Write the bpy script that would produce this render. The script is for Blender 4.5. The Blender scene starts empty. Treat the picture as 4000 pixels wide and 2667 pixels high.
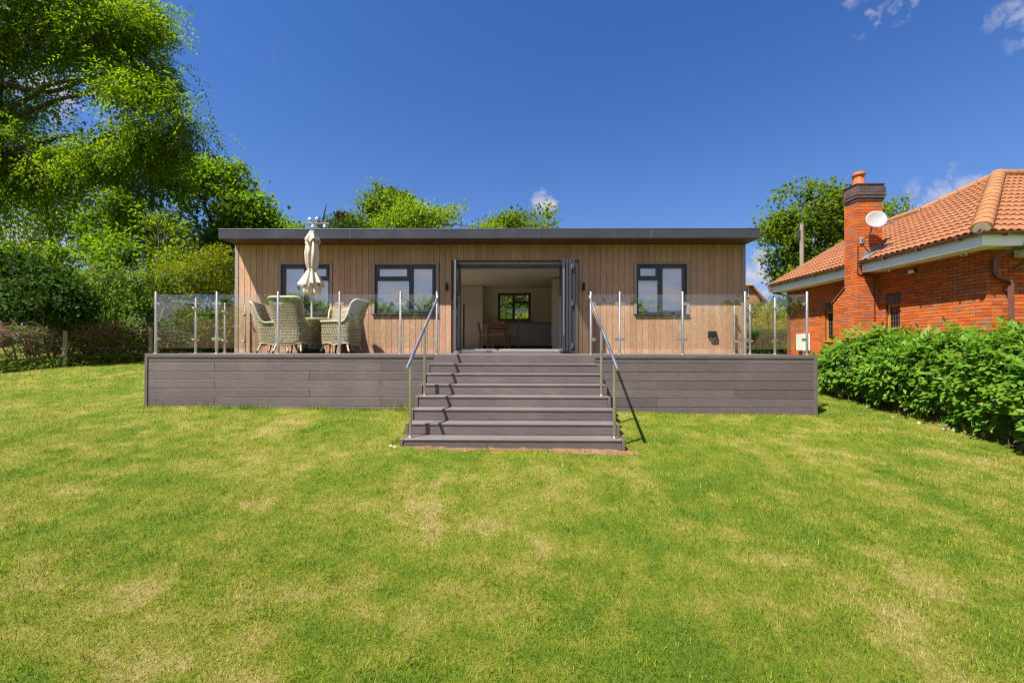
import bpy, bmesh, math, random
import numpy as np
from mathutils import Vector, Matrix

random.seed(7)
RNG = np.random.default_rng(11)
scene = bpy.context.scene
COL = scene.collection
PI = math.pi

# ------------------------------------------------------------------ camera
cam_data = bpy.data.cameras.new('camera')
cam_data.sensor_width = 36.0
cam_data.lens = 36.0 * 1649.2 / 4000.0
cam_data.shift_y = 18.955 / 4000.0
cam_data.clip_start = 0.05
cam_data.clip_end = 3000
cam = bpy.data.objects.new('camera', cam_data)
COL.objects.link(cam)
cr = Vector((0.99991964, 0.01254326, 0.00183607))
cu = Vector((-0.00174385, -0.0073587, 0.9999714))
cf = Vector((-0.01255641, 0.99989425, 0.00733623))
mw = Matrix.Identity(4)
for i in range(3):
    mw[i][0], mw[i][1], mw[i][2] = cr[i], cu[i], -cf[i]
mw.translation = Vector((0, 0, 0.0904))
cam.matrix_world = mw
scene.camera = cam

# ------------------------------------------------------------------ sun, sky, exposure
LIGHT = Vector((0.688, 0.589, -1.497)).normalized()
sun_data = bpy.data.lights.new('sun', 'SUN')
sun_data.energy = 5.0
sun_data.angle = math.radians(0.53)
sun_data.color = (1.0, 0.94, 0.84)
sun = bpy.data.objects.new('sun', sun_data)
sun.rotation_euler = LIGHT.to_track_quat('-Z', 'Y').to_euler()
sun.location = (-12, -10, 25)
COL.objects.link(sun)

scene.view_settings.view_transform = 'Standard'
scene.view_settings.look = 'None'
scene.view_settings.gamma = 1.0
scene.view_settings.exposure = 1.4
scene.cycles.use_denoising = True
scene.cycles.filter_width = 1.25
scene.cycles.max_bounces = 10
scene.cycles.transparent_max_bounces = 24
scene.cycles.caustics_reflective = False
scene.cycles.caustics_refractive = False

world = bpy.data.worlds.new('World')
scene.world = world
world.use_nodes = True
wn = world.node_tree
wn.nodes.clear()


class NT:
    """small wrapper to write node trees tersely"""
    def __init__(self, tree):
        self.t = tree

    def n(self, typ, props=None, **ins):
        nd = self.t.nodes.new(typ)
        for k, v in (props or {}).items():
            setattr(nd, k, v)
        for k, v in ins.items():
            key = int(k[1:]) if k[0] == 'i' and k[1:].isdigit() else k.replace('_', ' ')
            self.set(nd.inputs[key], v)
        return nd

    def set(self, sock, v):
        if hasattr(v, 'is_output'):
            self.t.links.new(v, sock)
        elif isinstance(v, bpy.types.Node):
            self.t.links.new(v.outputs[0], sock)
        else:
            if isinstance(v, (tuple, list)) and len(v) == 3 and getattr(sock, 'type', '') == 'RGBA':
                v = (*v, 1.0)
            sock.default_value = v

    def math(self, op, a, b=0.0, clamp=False):
        nd = self.t.nodes.new('ShaderNodeMath')
        nd.operation = op
        nd.use_clamp = clamp
        self.set(nd.inputs[0], a)
        self.set(nd.inputs[1], b)
        return nd.outputs[0]

    def mix(self, f, a, b, blend='MIX'):
        nd = self.t.nodes.new('ShaderNodeMix')
        nd.data_type = 'RGBA'
        nd.blend_type = blend
        self.set(nd.inputs[0], f)
        self.set(nd.inputs[6], a)
        self.set(nd.inputs[7], b)
        return nd.outputs[2]

    def ramp(self, f, stops):
        nd = self.t.nodes.new('ShaderNodeValToRGB')
        self.set(nd.inputs[0], f)
        e = nd.color_ramp.elements
        while len(e) < len(stops):
            e.new(0.5)
        for el, (p, c) in zip(e, stops):
            el.position = p
            el.color = (*c, 1) if len(c) == 3 else c
        return nd.outputs[0]

    def rng(self, v, a, b, c=0.0, d=1.0, smooth=False):
        nd = self.t.nodes.new('ShaderNodeMapRange')
        if smooth:
            nd.interpolation_type = 'SMOOTHSTEP'
        self.set(nd.inputs[0], v)
        for i, x in enumerate((a, b, c, d)):
            nd.inputs[i + 1].default_value = x
        return nd.outputs[0]


W = NT(wn)
sky = W.n('ShaderNodeTexSky', dict(sky_type='NISHITA', sun_disc=False))
sky.sun_elevation = math.asin(-LIGHT.z)
sky.sun_rotation = math.atan2(-LIGHT.x, -LIGHT.y)
sky.air_density = 1.0
sky.dust_density = 2.4
sky.ozone_density = 3.5
sky.altitude = 100
geo = W.n('ShaderNodeTexCoord')
dirv = geo.outputs['Generated']
# deep polarised blue of a clear June sky
skyc = W.mix(1.0, sky.outputs[0], (0.345, 0.69, 1.20), 'MULTIPLY')
# clouds: noise laid on a flat layer above the ground
sep = W.n('ShaderNodeSeparateXYZ', Vector=dirv)
zz = W.math('MAXIMUM', sep.outputs[2], 0.0)
inv = W.math('DIVIDE', 1.0, W.math('ADD', zz, 0.12))
flat = W.n('ShaderNodeVectorMath', dict(operation='SCALE'), i0=dirv)
W.set(flat.inputs['Scale'], inv)
nz = W.n('ShaderNodeTexNoise', Vector=flat.outputs[0], Scale=2.6, Detail=8.0, Roughness=0.58, Distortion=0.6)
nfine = W.n('ShaderNodeTexNoise', Vector=dirv, Scale=21.0, Detail=9.0, Roughness=0.6, Distortion=0.25)
mask = None
# (direction, inner cos, outer cos, density): the small clouds over the garden
for d, rad, dens in [((0.572, 0.634, 0.530), 2.7, 0.8), ((0.556, 0.652, 0.518), 1.8, 0.6), ((0.538, 0.674, 0.506), 1.2, 0.45), ((0.676, 0.582, 0.462), 2.0, 0.5),
                     ((0.695, 0.578, 0.428), 1.6, 0.4), ((0.633, 0.612, 0.474), 1.2, 0.35), ((0.51, 0.662, 0.549), 1.6, 0.4),
                     ((0.045, 0.943, 0.329), 2.0, 0.85), ((0.072, 0.94, 0.322), 1.7, 0.9), ((-0.205, 0.931, 0.297), 1.9, 1.0),
                     ((0.700, 0.690, 0.222), 4.6, 1.0), ((0.63, 0.74, 0.19), 3.6, 1.0), ((0.478, 0.864, 0.150), 4.5, 0.75), ((-0.474, 0.687, 0.57), 6.0, 0.10),
                     ((-0.677, 0.633, 0.376), 4.5, 0.6), ((-0.706, 0.585, 0.398), 4.0, 0.7), ((-0.73, 0.66, 0.12), 9.0, 0.9)]:
    v = Vector(d).normalized()
    dt = W.n('ShaderNodeVectorMath', dict(operation='DOT_PRODUCT'), i0=dirv, i1=tuple(v))
    m = W.rng(dt.outputs['Value'], math.cos(math.radians(rad)), 1.0, 0.0, dens)
    mask = m if mask is None else W.math('MAXIMUM', mask, m)
# ragged edges: the noise eats into each cloud from its rim
rag = W.math('ADD', W.math('MULTIPLY', mask, 0.62), W.math('MULTIPLY', W.math('SUBTRACT', nfine.outputs[0], 0.5), 2.1))
spot = W.math('MULTIPLY', W.math('MULTIPLY', W.math('SUBTRACT', rag, 0.22), 1.9, clamp=True), W.math('MINIMUM', W.math('MULTIPLY', mask, 2.2), 1.0), clamp=True)
# the half of the sky behind the camera is broken with loose cloud (seen in the window reflections)
behind = W.rng(sep.outputs[1], 0.15, -0.25, 0.0, 1.0, smooth=True)
loose = W.math('MULTIPLY', behind, W.rng(nz.outputs[0], 0.30, 0.58, 0.15, 0.92))
cl = W.math('MULTIPLY', W.math('MAXIMUM', spot, loose), W.rng(sep.outputs[2], 0.0, 0.05, 0.0, 1.0))
cloudc = W.n('ShaderNodeRGB')
cloudc.outputs[0].default_value = (4.8, 4.7, 5.2, 1)
# pale haze of the lower air, the same all round the horizon
hz = W.math('MULTIPLY', W.math('POWER', W.math('SUBTRACT', 1.0, zz, clamp=True), 4.5), 0.75)
skyc = W.mix(hz, skyc, (3.1, 4.2, 6.0))
full = W.mix(cl, skyc, cloudc.outputs[0])
bg = W.n('ShaderNodeBackground', Color=full, Strength=0.053)
wo = W.n('ShaderNodeOutputWorld')
wn.links.new(bg.outputs[0], wo.inputs[0])

# ------------------------------------------------------------------ mesh helpers


class MB:
    """collects shapes; build() links them as ONE mesh object"""
    def __init__(self):
        self.v = []
        self.f = []

    def add(self, vs, fs):
        o = len(self.v)
        self.v += [tuple(map(float, p)) for p in vs]
        self.f += [tuple(i + o for i in q) for q in fs]
        return self

    def box(self, x0, x1, y0, y1, z0, z1, b=0.0):
        if b <= 0:
            vs = [(x, y, z) for x in (x0, x1) for y in (y0, y1) for z in (z0, z1)]
            return self.add(vs, [(0, 1, 3, 2), (4, 6, 7, 5), (0, 4, 5, 1), (2, 3, 7, 6), (0, 2, 6, 4), (1, 5, 7, 3)])
        b = min(b, (x1 - x0) * .45, (y1 - y0) * .45, (z1 - z0) * .45)
        lo, hi = (x0, y0, z0), (x1, y1, z1)
        vs, idx = [], {}
        for sx in (0, 1):
            for sy in (0, 1):
                for sz in (0, 1):
                    s = (sx, sy, sz)
                    for a in range(3):
                        p = []
                        for k in range(3):
                            c = hi[k] if s[k] else lo[k]
                            if k != a:
                                c += -b if s[k] else b
                            p.append(c)
                        idx[(s, a)] = len(vs)
                        vs.append(p)
        fs = []
        for a in range(3):
            o1, o2 = [k for k in range(3) if k != a]
            for sg in (0, 1):
                q = []
                for (i, j) in ((0, 0), (1, 0), (1, 1), (0, 1)):
                    s = [0, 0, 0]; s[a] = sg; s[o1] = i; s[o2] = j
                    q.append(idx[(tuple(s), a)])
                fs.append(tuple(q))
            for i in (0, 1):
                for j in (0, 1):
                    s0 = [0, 0, 0]; s0[o1] = i; s0[o2] = j
                    s1 = list(s0); s1[a] = 1
                    fs.append((idx[(tuple(s0), o1)], idx[(tuple(s1), o1)], idx[(tuple(s1), o2)], idx[(tuple(s0), o2)]))
        for sx in (0, 1):
            for sy in (0, 1):
                for sz in (0, 1):
                    s = (sx, sy, sz)
                    fs.append((idx[(s, 0)], idx[(s, 1)], idx[(s, 2)]))
        return self.add(vs, fs)

    def tube(self, pts, r, n=8, caps=True):
        pts = [Vector(p) for p in pts]
        rs = r if isinstance(r, (list, tuple)) else [r] * len(pts)
        vs, fs = [], []
        ref = None
        for i, p in enumerate(pts):
            d = (pts[min(i + 1, len(pts) - 1)] - pts[max(i - 1, 0)])
            d = d.normalized() if d.length > 1e-9 else Vector((0, 0, 1))
            if ref is None:
                ref = Vector((0, 0, 1)) if abs(d.z) < .9 else Vector((1, 0, 0))
            u = (ref - d * ref.dot(d))
            if u.length < 1e-6:
                u = d.orthogonal()
            u.normalize()
            ref = u
            w = d.cross(u)
            for k in range(n):
                a = 2 * PI * k / n
                vs.append(p + (u * math.cos(a) + w * math.sin(a)) * rs[i])
        for i in range(len(pts) - 1):
            for k in range(n):
                fs.append((i * n + k, i * n + (k + 1) % n, (i + 1) * n + (k + 1) % n, (i + 1) * n + k))
        if caps:
            fs.append(tuple(range(n))[::-1])
            fs.append(tuple(range((len(pts) - 1) * n, len(pts) * n)))
        return self.add(vs, fs)

    def lathe(self, prof, c, n=20):
        vs, fs = [], []
        for r, z in prof:
            for k in range(n):
                a = 2 * PI * k / n
                vs.append((c[0] + r * math.cos(a), c[1] + r * math.sin(a), c[2] + z))
        m = len(prof)
        for i in range(m - 1):
            for k in range(n):
                fs.append((i * n + k, i * n + (k + 1) % n, (i + 1) * n + (k + 1) % n, (i + 1) * n + k))
        fs.append(tuple(range(n))[::-1])
        fs.append(tuple(range((m - 1) * n, m * n)))
        return self.add(vs, fs)

    def prism(self, poly, axis, a, b):
        """poly: 2-D points in the plane across axis (0: yz, 1: xz, 2: xy)"""
        n = len(poly)
        def p3(p, t):
            q = list(p); q.insert(axis, t); return q
        vs = [p3(p, a) for p in poly] + [p3(p, b) for p in poly]
        fs = [tuple(range(n))[::-1], tuple(range(n, 2 * n))]
        fs += [(i, (i + 1) % n, n + (i + 1) % n, n + i) for i in range(n)]
        return self.add(vs, fs)

    def mesh(self, name, smooth=None):
        me = bpy.data.meshes.new(name)
        me.from_pydata(self.v, [], self.f)
        bm = bmesh.new(); bm.from_mesh(me)
        bmesh.ops.recalc_face_normals(bm, faces=bm.faces)
        bm.to_mesh(me); bm.free()
        if smooth is not None:
            me.polygons.foreach_set('use_smooth', [True] * len(me.polygons))
            me.set_sharp_from_angle(angle=math.radians(smooth))
        me.update()
        return me

    def build(self, name, mat, parent=None, smooth=None, **kw):
        return put(name, self.mesh(name, smooth), mat, parent, **kw)


def put(name, me, mat, parent=None, label=None, cat=None, group=None, kind=None, loc=None, rot=None):
    o = bpy.data.objects.new(name, me)
    COL.objects.link(o)
    if mat is not None and me is not None and not me.materials:
        me.materials.append(mat)
    if parent is not None:
        o.parent = parent
    if loc is not None:
        o.location = loc
    if rot is not None:
        o.rotation_euler = rot
    tag(o, label, cat, group, kind)
    return o


def tag(o, label=None, cat=None, group=None, kind=None):
    for k, v in (('label', label), ('category', cat), ('group', group), ('kind', kind)):
        if v:
            o[k] = v
    return o


def thing(name, label, cat, loc=(0, 0, 0), rz=0.0, group=None):
    o = bpy.data.objects.new(name, None)
    o.empty_display_size = 0.2
    COL.objects.link(o)
    o.location = loc
    o.rotation_euler = (0, 0, rz)
    return tag(o, label, cat, group)


def copy_tree(o, parent=None, loc=None, rz=None, label=None):
    c = o.copy(); COL.objects.link(c)
    if parent is not None:
        c.parent = parent
    if loc is not None:
        c.location = loc
    if rz is not None:
        c.rotation_euler = (0, 0, rz)
    if label:
        c['label'] = label
    for ch in list(o.children):
        copy_tree(ch, c)
    return c


def np_mesh(name, V, F, smooth=False):
    """big mesh from numpy arrays, F is (m,k)"""
    me = bpy.data.meshes.new(name)
    V = np.ascontiguousarray(V, dtype=np.float32); F = np.ascontiguousarray(F, dtype=np.int32)
    me.vertices.add(len(V)); me.vertices.foreach_set('co', V.ravel())
    m, k = F.shape
    me.loops.add(m * k); me.loops.foreach_set('vertex_index', F.ravel())
    me.polygons.add(m); me.polygons.foreach_set('loop_start', np.arange(0, m * k, k, dtype=np.int32))
    if smooth:
        me.polygons.foreach_set('use_smooth', np.ones(m, dtype=bool))
    me.update(calc_edges=True)
    return me


# ------------------------------------------------------------------ materials
MATS = {}


def new_mat(name):
    m = bpy.data.materials.new(name)
    m.use_nodes = True
    m.node_tree.nodes.clear()
    MATS[name] = m
    return m, NT(m.node_tree)


def finish(m, sh):
    o = m.node_tree.nodes.new('ShaderNodeOutputMaterial')
    m.node_tree.links.new(sh if hasattr(sh, 'is_output') else sh.outputs[0], o.inputs[0])
    return m


def noisy(name, c1, c2, scale=8.0, stretch=(1, 1, 1), detail=5.0, rough=0.6, bump=0.0, bdist=0.004, var=0.0, island=0.0, metal=0.0,
          spec=0.4, lo=0.35, hi=0.65, fine=None, c3=None, blotch=0.0, rvar=0.0, coat=0.0):
    m, T = new_mat(name)
    tc = T.n('ShaderNodeTexCoord')
    oi = T.n('ShaderNodeObjectInfo')
    gi = T.n('ShaderNodeNewGeometry')
    off = T.n('ShaderNodeVectorMath', dict(operation='SCALE'), i0=(13.0, 7.0, 19.0))
    T.set(off.inputs['Scale'], oi.outputs['Random'])
    pos = T.n('ShaderNodeVectorMath', dict(operation='ADD'), i0=tc.outputs['Object'], i1=off.outputs[0])
    mp = T.n('ShaderNodeMapping', Vector=pos.outputs[0], Scale=stretch)
    nz = T.n('ShaderNodeTexNoise', Vector=mp.outputs[0], Scale=scale, Detail=detail, Roughness=0.6)
    col = T.mix(T.rng(nz.outputs[0], lo, hi), c1, c2)
    big = T.n('ShaderNodeTexNoise', Vector=pos.outputs[0], Scale=1.7, Detail=4.0, Roughness=0.65)
    if c3 is not None:
        col = T.mix(T.rng(big.outputs[0], 0.5, 0.72), col, c3)
    if blotch:
        col = T.mix(blotch, col, T.mix(big.outputs[0], (0, 0, 0), (1, 1, 1)), 'OVERLAY')
    if var or island:
        r = T.math('MULTIPLY', T.math('SUBTRACT', oi.outputs['Random'], 0.5), 2 * var)
        if island:
            r = T.math('ADD', r, T.math('MULTIPLY', T.math('SUBTRACT', gi.outputs['Random Per Island'], 0.5), 2 * island))
        hsv = T.n('ShaderNodeHueSaturation', Color=col, Value=T.math('ADD', 1.0, r))
        col = hsv.outputs[0]
    b = T.n('ShaderNodeBsdfPrincipled', Base_Color=col, Roughness=rough, Metallic=metal)
    b.inputs['Specular IOR Level'].default_value = spec
    if coat:
        b.inputs['Coat Weight'].default_value = coat
    if rvar:
        T.set(b.inputs['Roughness'], T.rng(big.outputs[0], 0.3, 0.7, max(0.02, rough - rvar), min(1, rough + rvar)))
    if bump:
        h = nz.outputs[0]
        if fine:
            mp2 = T.n('ShaderNodeMapping', Vector=pos.outputs[0], Scale=fine[1])
            n2 = T.n('ShaderNodeTexNoise', Vector=mp2.outputs[0], Scale=fine[0], Detail=4.0, Roughness=0.7)
            h = T.math('ADD', h, n2.outputs[0])
        bp = T.n('ShaderNodeBump', Strength=bump, Distance=bdist, Height=h)
        T.set(b.inputs['Normal'], bp.outputs[0])
    return finish(m, b)


# wood-plastic composite boards of the lodge wall, sawn texture
clad = noisy('cladding', (0.450, 0.272, 0.172), (0.350, 0.208, 0.134), scale=30, stretch=(1, 1, 0.25), rough=0.62, bump=0.5, bdist=0.004, var=0.10,
             fine=(70, (0.25, 1, 1.2)), blotch=0.12, spec=0.3)
trimc = noisy('taupe_trim', (0.30, 0.235, 0.20), (0.26, 0.205, 0.175), scale=20, rough=0.5, bump=0.1, bdist=0.002, spec=0.4)


def wood_grain(name, c1, c2, var, rough, along):
    """embossed wavy grain of grey composite decking"""
    m, T = new_mat(name)
    tc = T.n('ShaderNodeTexCoord'); oi = T.n('ShaderNodeObjectInfo')
    off = T.n('ShaderNodeVectorMath', dict(operation='SCALE'), i0=(31.0, 17.0, 23.0))
    T.set(off.inputs['Scale'], oi.outputs['Random'])
    pos = T.n('ShaderNodeVectorMath', dict(operation='ADD'), i0=tc.outputs['Object'], i1=off.outputs[0])
    st = [1.0, 1.0, 1.0]; st[along] = 0.16
    mp = T.n('ShaderNodeMapping', Vector=pos.outputs[0], Scale=tuple(st))
    wv = T.n('ShaderNodeTexWave', dict(wave_type='BANDS', bands_direction='DIAGONAL', wave_profile='SIN'), Vector=mp.outputs[0], Scale=9.0, Distortion=9.0, Detail=3.0)
    wv.inputs['Detail Scale'].default_value = 1.4
    nz = T.n('ShaderNodeTexNoise', Vector=mp.outputs[0], Scale=45.0, Detail=4.0)
    f = T.math('ADD', T.math('MULTIPLY', wv.outputs['Fac'], 0.30), T.math('MULTIPLY', nz.outputs[0], 0.70))
    col = T.mix(f, c1, c2)
    dirt = T.n('ShaderNodeTexNoise', Vector=tc.outputs['Object'], Scale=1.3, Detail=6.0, Roughness=0.7)
    col = T.mix(T.rng(dirt.outputs[0], 0.48, 0.75, 0.0, 0.35), col, (0.19, 0.16, 0.14))
    r = T.math('MULTIPLY', T.math('SUBTRACT', oi.outputs['Random'], 0.5), 2 * var)
    col = T.n('ShaderNodeHueSaturation', Color=col, Value=T.math('ADD', 1.0, r)).outputs[0]
    b = T.n('ShaderNodeBsdfPrincipled', Base_Color=col, Roughness=rough)
    b.inputs['Specular IOR Level'].default_value = 0.45
    bp = T.n('ShaderNodeBump', Strength=0.5, Distance=0.003, Height=f)
    T.set(b.inputs['Normal'], bp.outputs[0])
    return finish(m, b)


deckx = wood_grain('deck_board_grey', (0.080, 0.062, 0.068), (0.120, 0.094, 0.102), 0.16, 0.55, 0)
deck_trim = noisy('deck_trim', (0.098, 0.078, 0.078), (0.118, 0.094, 0.094), scale=16, stretch=(.2, 1, 1), rough=0.5, bump=0.15, bdist=0.002, blotch=.1)
tread_m = wood_grain('tread_grey', (0.100, 0.080, 0.083), (0.130, 0.105, 0.108), 0.05, 0.5, 0)
anthracite = noisy('anthracite_fascia', (0.030, 0.032, 0.042), (0.036, 0.038, 0.050), scale=3, rough=0.34, spec=0.5, rvar=0.1)
frame_m = noisy('window_frame_grey', (0.034, 0.034, 0.047), (0.040, 0.040, 0.053), scale=4, rough=0.32, spec=0.5)
alu = noisy('aluminium', (0.42, 0.43, 0.45), (0.36, 0.37, 0.39), scale=10, rough=0.35, metal=0.85)
soffit_m = noisy('soffit_board', (0.105, 0.055, 0.032), (0.075, 0.038, 0.022), scale=14, stretch=(1, .15, 1), rough=0.45, bump=0.2, var=0.1)
steel = noisy('brushed_steel', (0.66, 0.62, 0.57), (0.56, 0.52, 0.48), scale=60, stretch=(1, 1, .05), rough=0.36, metal=1.0, rvar=0.08)
black_pl = noisy('black_plastic', (0.012, 0.012, 0.013), (0.018, 0.018, 0.02), scale=8, rough=0.4)
white_pl = noisy('white_plastic', (0.72, 0.72, 0.71), (0.66, 0.66, 0.65), scale=5, rough=0.4, blotch=.08)
inner_white = noisy('interior_paint', (0.84, 0.77, 0.66), (0.82, 0.75, 0.64), scale=2, rough=0.8, spec=.2)
blind_m = noisy('blind_fabric', (0.80, 0.80, 0.82), (0.76, 0.76, 0.79), scale=40, stretch=(1, 1, .1), rough=0.9, spec=.1)
blind_m, T = new_mat('net_blind')
bd = T.n('ShaderNodeBsdfDiffuse', Color=(0.82, 0.81, 0.82))
bt = T.n('ShaderNodeBsdfTranslucent', Color=(0.85, 0.83, 0.80))
finish(blind_m, T.n('ShaderNodeMixShader', i0=0.4, i1=bd.outputs[0], i2=bt.outputs[0]))
floor_m = noisy('floor_laminate', (0.46, 0.40, 0.33), (0.40, 0.34, 0.28), scale=6, stretch=(.2, 1, 1), rough=0.35)
rubber = noisy('dark_rubber', (0.02, 0.02, 0.021), (0.03, 0.03, 0.03), scale=9, rough=0.6)


def glass(name, tint, refl, ior=1.5, rough=0.0, wave=0.0):
    m, T = new_mat(name)
    tr = T.n('ShaderNodeBsdfTransparent', Color=tint)
    gl = T.n('ShaderNodeBsdfGlossy', Color=(1, 1, 1), Roughness=rough)
    gi = T.n('ShaderNodeNewGeometry')
    dt = T.n('ShaderNodeVectorMath', dict(operation='DOT_PRODUCT'), i0=gi.outputs['Normal'], i1=gi.outputs['Incoming'])
    om = T.math('SUBTRACT', 1.0, T.math('ABSOLUTE', dt.outputs['Value']), clamp=True)
    fr0 = T.math('ADD', ior, T.math('MULTIPLY', 1.0 - ior, T.math('POWER', om, 5.0)))
    if wave:
        tc = T.n('ShaderNodeTexCoord')
        nz = T.n('ShaderNodeTexNoise', Vector=tc.outputs['Object'], Scale=1.3, Detail=1.0)
        bp = T.n('ShaderNodeBump', Strength=wave, Distance=0.02, Height=nz.outputs[0])
        T.set(gl.inputs['Normal'], bp.outputs[0])
    fac = T.math('MULTIPLY', fr0, refl, clamp=True)
    mx = T.n('ShaderNodeMixShader', i0=fac, i1=tr.outputs[0], i2=gl.outputs[0])
    return finish(m, mx)


win_glass = glass('window_glass', (0.90, 0.91, 0.93), 1.0, 0.24, wave=0.02)
rail_glass = glass('balustrade_glass', (0.965, 0.98, 0.965), 1.0, 0.072)
room_glass = glass('clear_pane', (0.94, 0.95, 0.94), 1.0, 0.05)


# lawn: one colour field shared by the soil sheet and the blades
def lawn_colour(T, vec):
    n1 = T.n('ShaderNodeTexNoise', Vector=vec, Scale=0.85, Detail=6.0, Roughness=0.62, Distortion=0.5)
    n2 = T.n('ShaderNodeTexNoise', Vector=vec, Scale=3.4, Detail=5.0, Roughness=0.65)
    n3 = T.n('ShaderNodeTexNoise', Vector=vec, Scale=24.0, Detail=5.0, Roughness=0.7)
    f = T.math('ADD', T.math('MULTIPLY', n1.outputs[0], 0.52), T.math('MULTIPLY', n2.outputs[0], 0.48))
    f = T.math('ADD', f, T.math('MULTIPLY', T.math('SUBTRACT', n3.outputs[0], 0.5), 0.26))
    return T.ramp(f, [(0.36, (0.052, 0.110, 0.002)), (0.445, (0.088, 0.146, 0.004)), (0.505, (0.155, 0.180, 0.012)), (0.565, (0.232, 0.212, 0.040)), (0.63, (0.34, 0.265, 0.100))])


lawn_m, T = new_mat('lawn')
tc = T.n('ShaderNodeTexCoord')
c = lawn_colour(T, tc.outputs['Object'])
st = T.n('ShaderNodeMapping', Vector=tc.outputs['Object'], Scale=(1, 1, 1))
nf = T.n('ShaderNodeTexNoise', Vector=st.outputs[0], Scale=110.0, Detail=6.0, Roughness=0.75)
nm = T.n('ShaderNodeTexNoise', Vector=st.outputs[0], Scale=34.0, Detail=4.0, Roughness=0.7)
hh = T.math('ADD', T.math('MULTIPLY', nf.outputs[0], 0.6), T.math('MULTIPLY', nm.outputs[0], 0.7))
c = T.mix(T.rng(hh, 0.44, 0.86), T.mix(0.6, c, (0.022, 0.040, 0.002)), T.mix(0.2, c, (0.30, 0.30, 0.05)))  # low spots darkened: small shadows between the grass painted into the colour
b = T.n('ShaderNodeBsdfPrincipled', Base_Color=c, Roughness=0.9)
b.inputs['Specular IOR Level'].default_value = 0.15
bp = T.n('ShaderNodeBump', Strength=1.0, Distance=0.03, Height=hh)
T.set(b.inputs['Normal'], bp.outputs[0])
finish(lawn_m, b)


def leafy(name, c1, c2, trans=0.45, rough=0.55, spec=0.12, tint=(1.4, 1.5, 0.5), cscale=0.9, c3=None):
    """leaf shader: colour differs from leaf to leaf and from spray to spray"""
    m, T = new_mat(name)
    tc = T.n('ShaderNodeTexCoord'); gi = T.n('ShaderNodeNewGeometry')
    nz = T.n('ShaderNodeTexNoise', Vector=tc.outputs['Object'], Scale=cscale, Detail=3.0)
    f = T.math('ADD', T.math('MULTIPLY', gi.outputs['Random Per Island'], 0.55), T.math('MULTIPLY', T.rng(nz.outputs[0], .3, .7), 0.45))
    col = T.mix(f, c1, c2)
    if c3 is not None:
        col = T.mix(T.rng(gi.outputs['Random Per Island'], 0.93, 0.96), col, c3)
    b = T.n('ShaderNodeBsdfPrincipled', Base_Color=col, Roughness=rough)
    b.inputs['Specular IOR Level'].default_value = spec
    tcol = T.mix(1.0, col, tint, 'MULTIPLY')
    tl = T.n('ShaderNodeBsdfTranslucent', Color=tcol)
    mx = T.n('ShaderNodeMixShader', i0=trans, i1=b.outputs[0], i2=tl.outputs[0])
    return finish(m, mx)


blade_m, T = new_mat('grass_blades')
tc = T.n('ShaderNodeTexCoord'); gi = T.n('ShaderNodeNewGeometry')
c = lawn_colour(T, tc.outputs['Object'])
c = T.mix(T.rng(gi.outputs['Random Per Island'], 0.0, 1.0, 0.0, 0.5), c, (0.080, 0.155, 0.002))
c = T.mix(T.rng(gi.outputs['Random Per Island'], 0.90, 0.92, 0.0, 0.6), c, (0.30, 0.27, 0.09))
rv = T.math('FRACT', T.math('MULTIPLY', gi.outputs['Random Per Island'], 17.3))
c = T.n('ShaderNodeHueSaturation', Color=c, Value=T.rng(rv, 0.0, 1.0, 0.55, 1.75)).outputs[0]
b = T.n('ShaderNodeBsdfPrincipled', Base_Color=c, Roughness=0.55)
b.inputs['Specular IOR Level'].default_value = 0.25
tl = T.n('ShaderNodeBsdfTranslucent', Color=T.mix(1.0, c, (1.2, 1.4, 0.6), 'MULTIPLY'))
mx = T.n('ShaderNodeMixShader', i0=0.4, i1=b.outputs[0], i2=tl.outputs[0])
finish(blade_m, mx)

bark = noisy('bark', (0.10, 0.078, 0.055), (0.045, 0.036, 0.028), scale=9, stretch=(1, 1, .3), rough=0.9, bump=0.6, bdist=0.03, spec=.1)
bark_pale = noisy('bark_pale', (0.20, 0.175, 0.13), (0.09, 0.078, 0.055), scale=9, stretch=(1, 1, .3), rough=0.9, bump=0.6, bdist=0.03, spec=.1)
soil_m = noisy('soil', (0.20, 0.115, 0.065), (0.11, 0.062, 0.036), scale=22, rough=0.95, bump=0.8, bdist=0.02, spec=.1, c3=(0.27, 0.16, 0.095))
stone_m = noisy('paving_stone', (0.46, 0.38, 0.29), (0.40, 0.33, 0.25), scale=14, rough=0.85, bump=0.2, spec=.2)

# ------------------------------------------------------------------ ground
GY = np.array([-60, -10, 0, 3, 5.63, 7.62, 9.8, 13.5, 20, 40, 120.])
GZ = np.array([-4.0, -2.05, -1.78, -1.53, -1.225, -1.02, -0.80, -0.43, -0.2, 0.3, 1.5])


def ground(x, y):
    x = np.asarray(x, float); y = np.asarray(y, float)
    z = 0
    for dy in (-1.2, -0.6, 0, 0.6, 1.2):
        z = z + np.interp(y + dy, GY, GZ) / 5
    tilt = np.interp(y, [0, 5.6, 7.6, 12], [-0.013, -0.013, -0.0085, -0.018])
    z = z + np.clip(x, -16, 16) * tilt
    bumps = 0.012 * np.sin(x * 1.3 + y * .7) * np.sin(y * 1.1 - x * .4) + 0.008 * np.sin(x * 3.1 + 1) * np.sin(y * 2.7)
    return z + bumps


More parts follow.
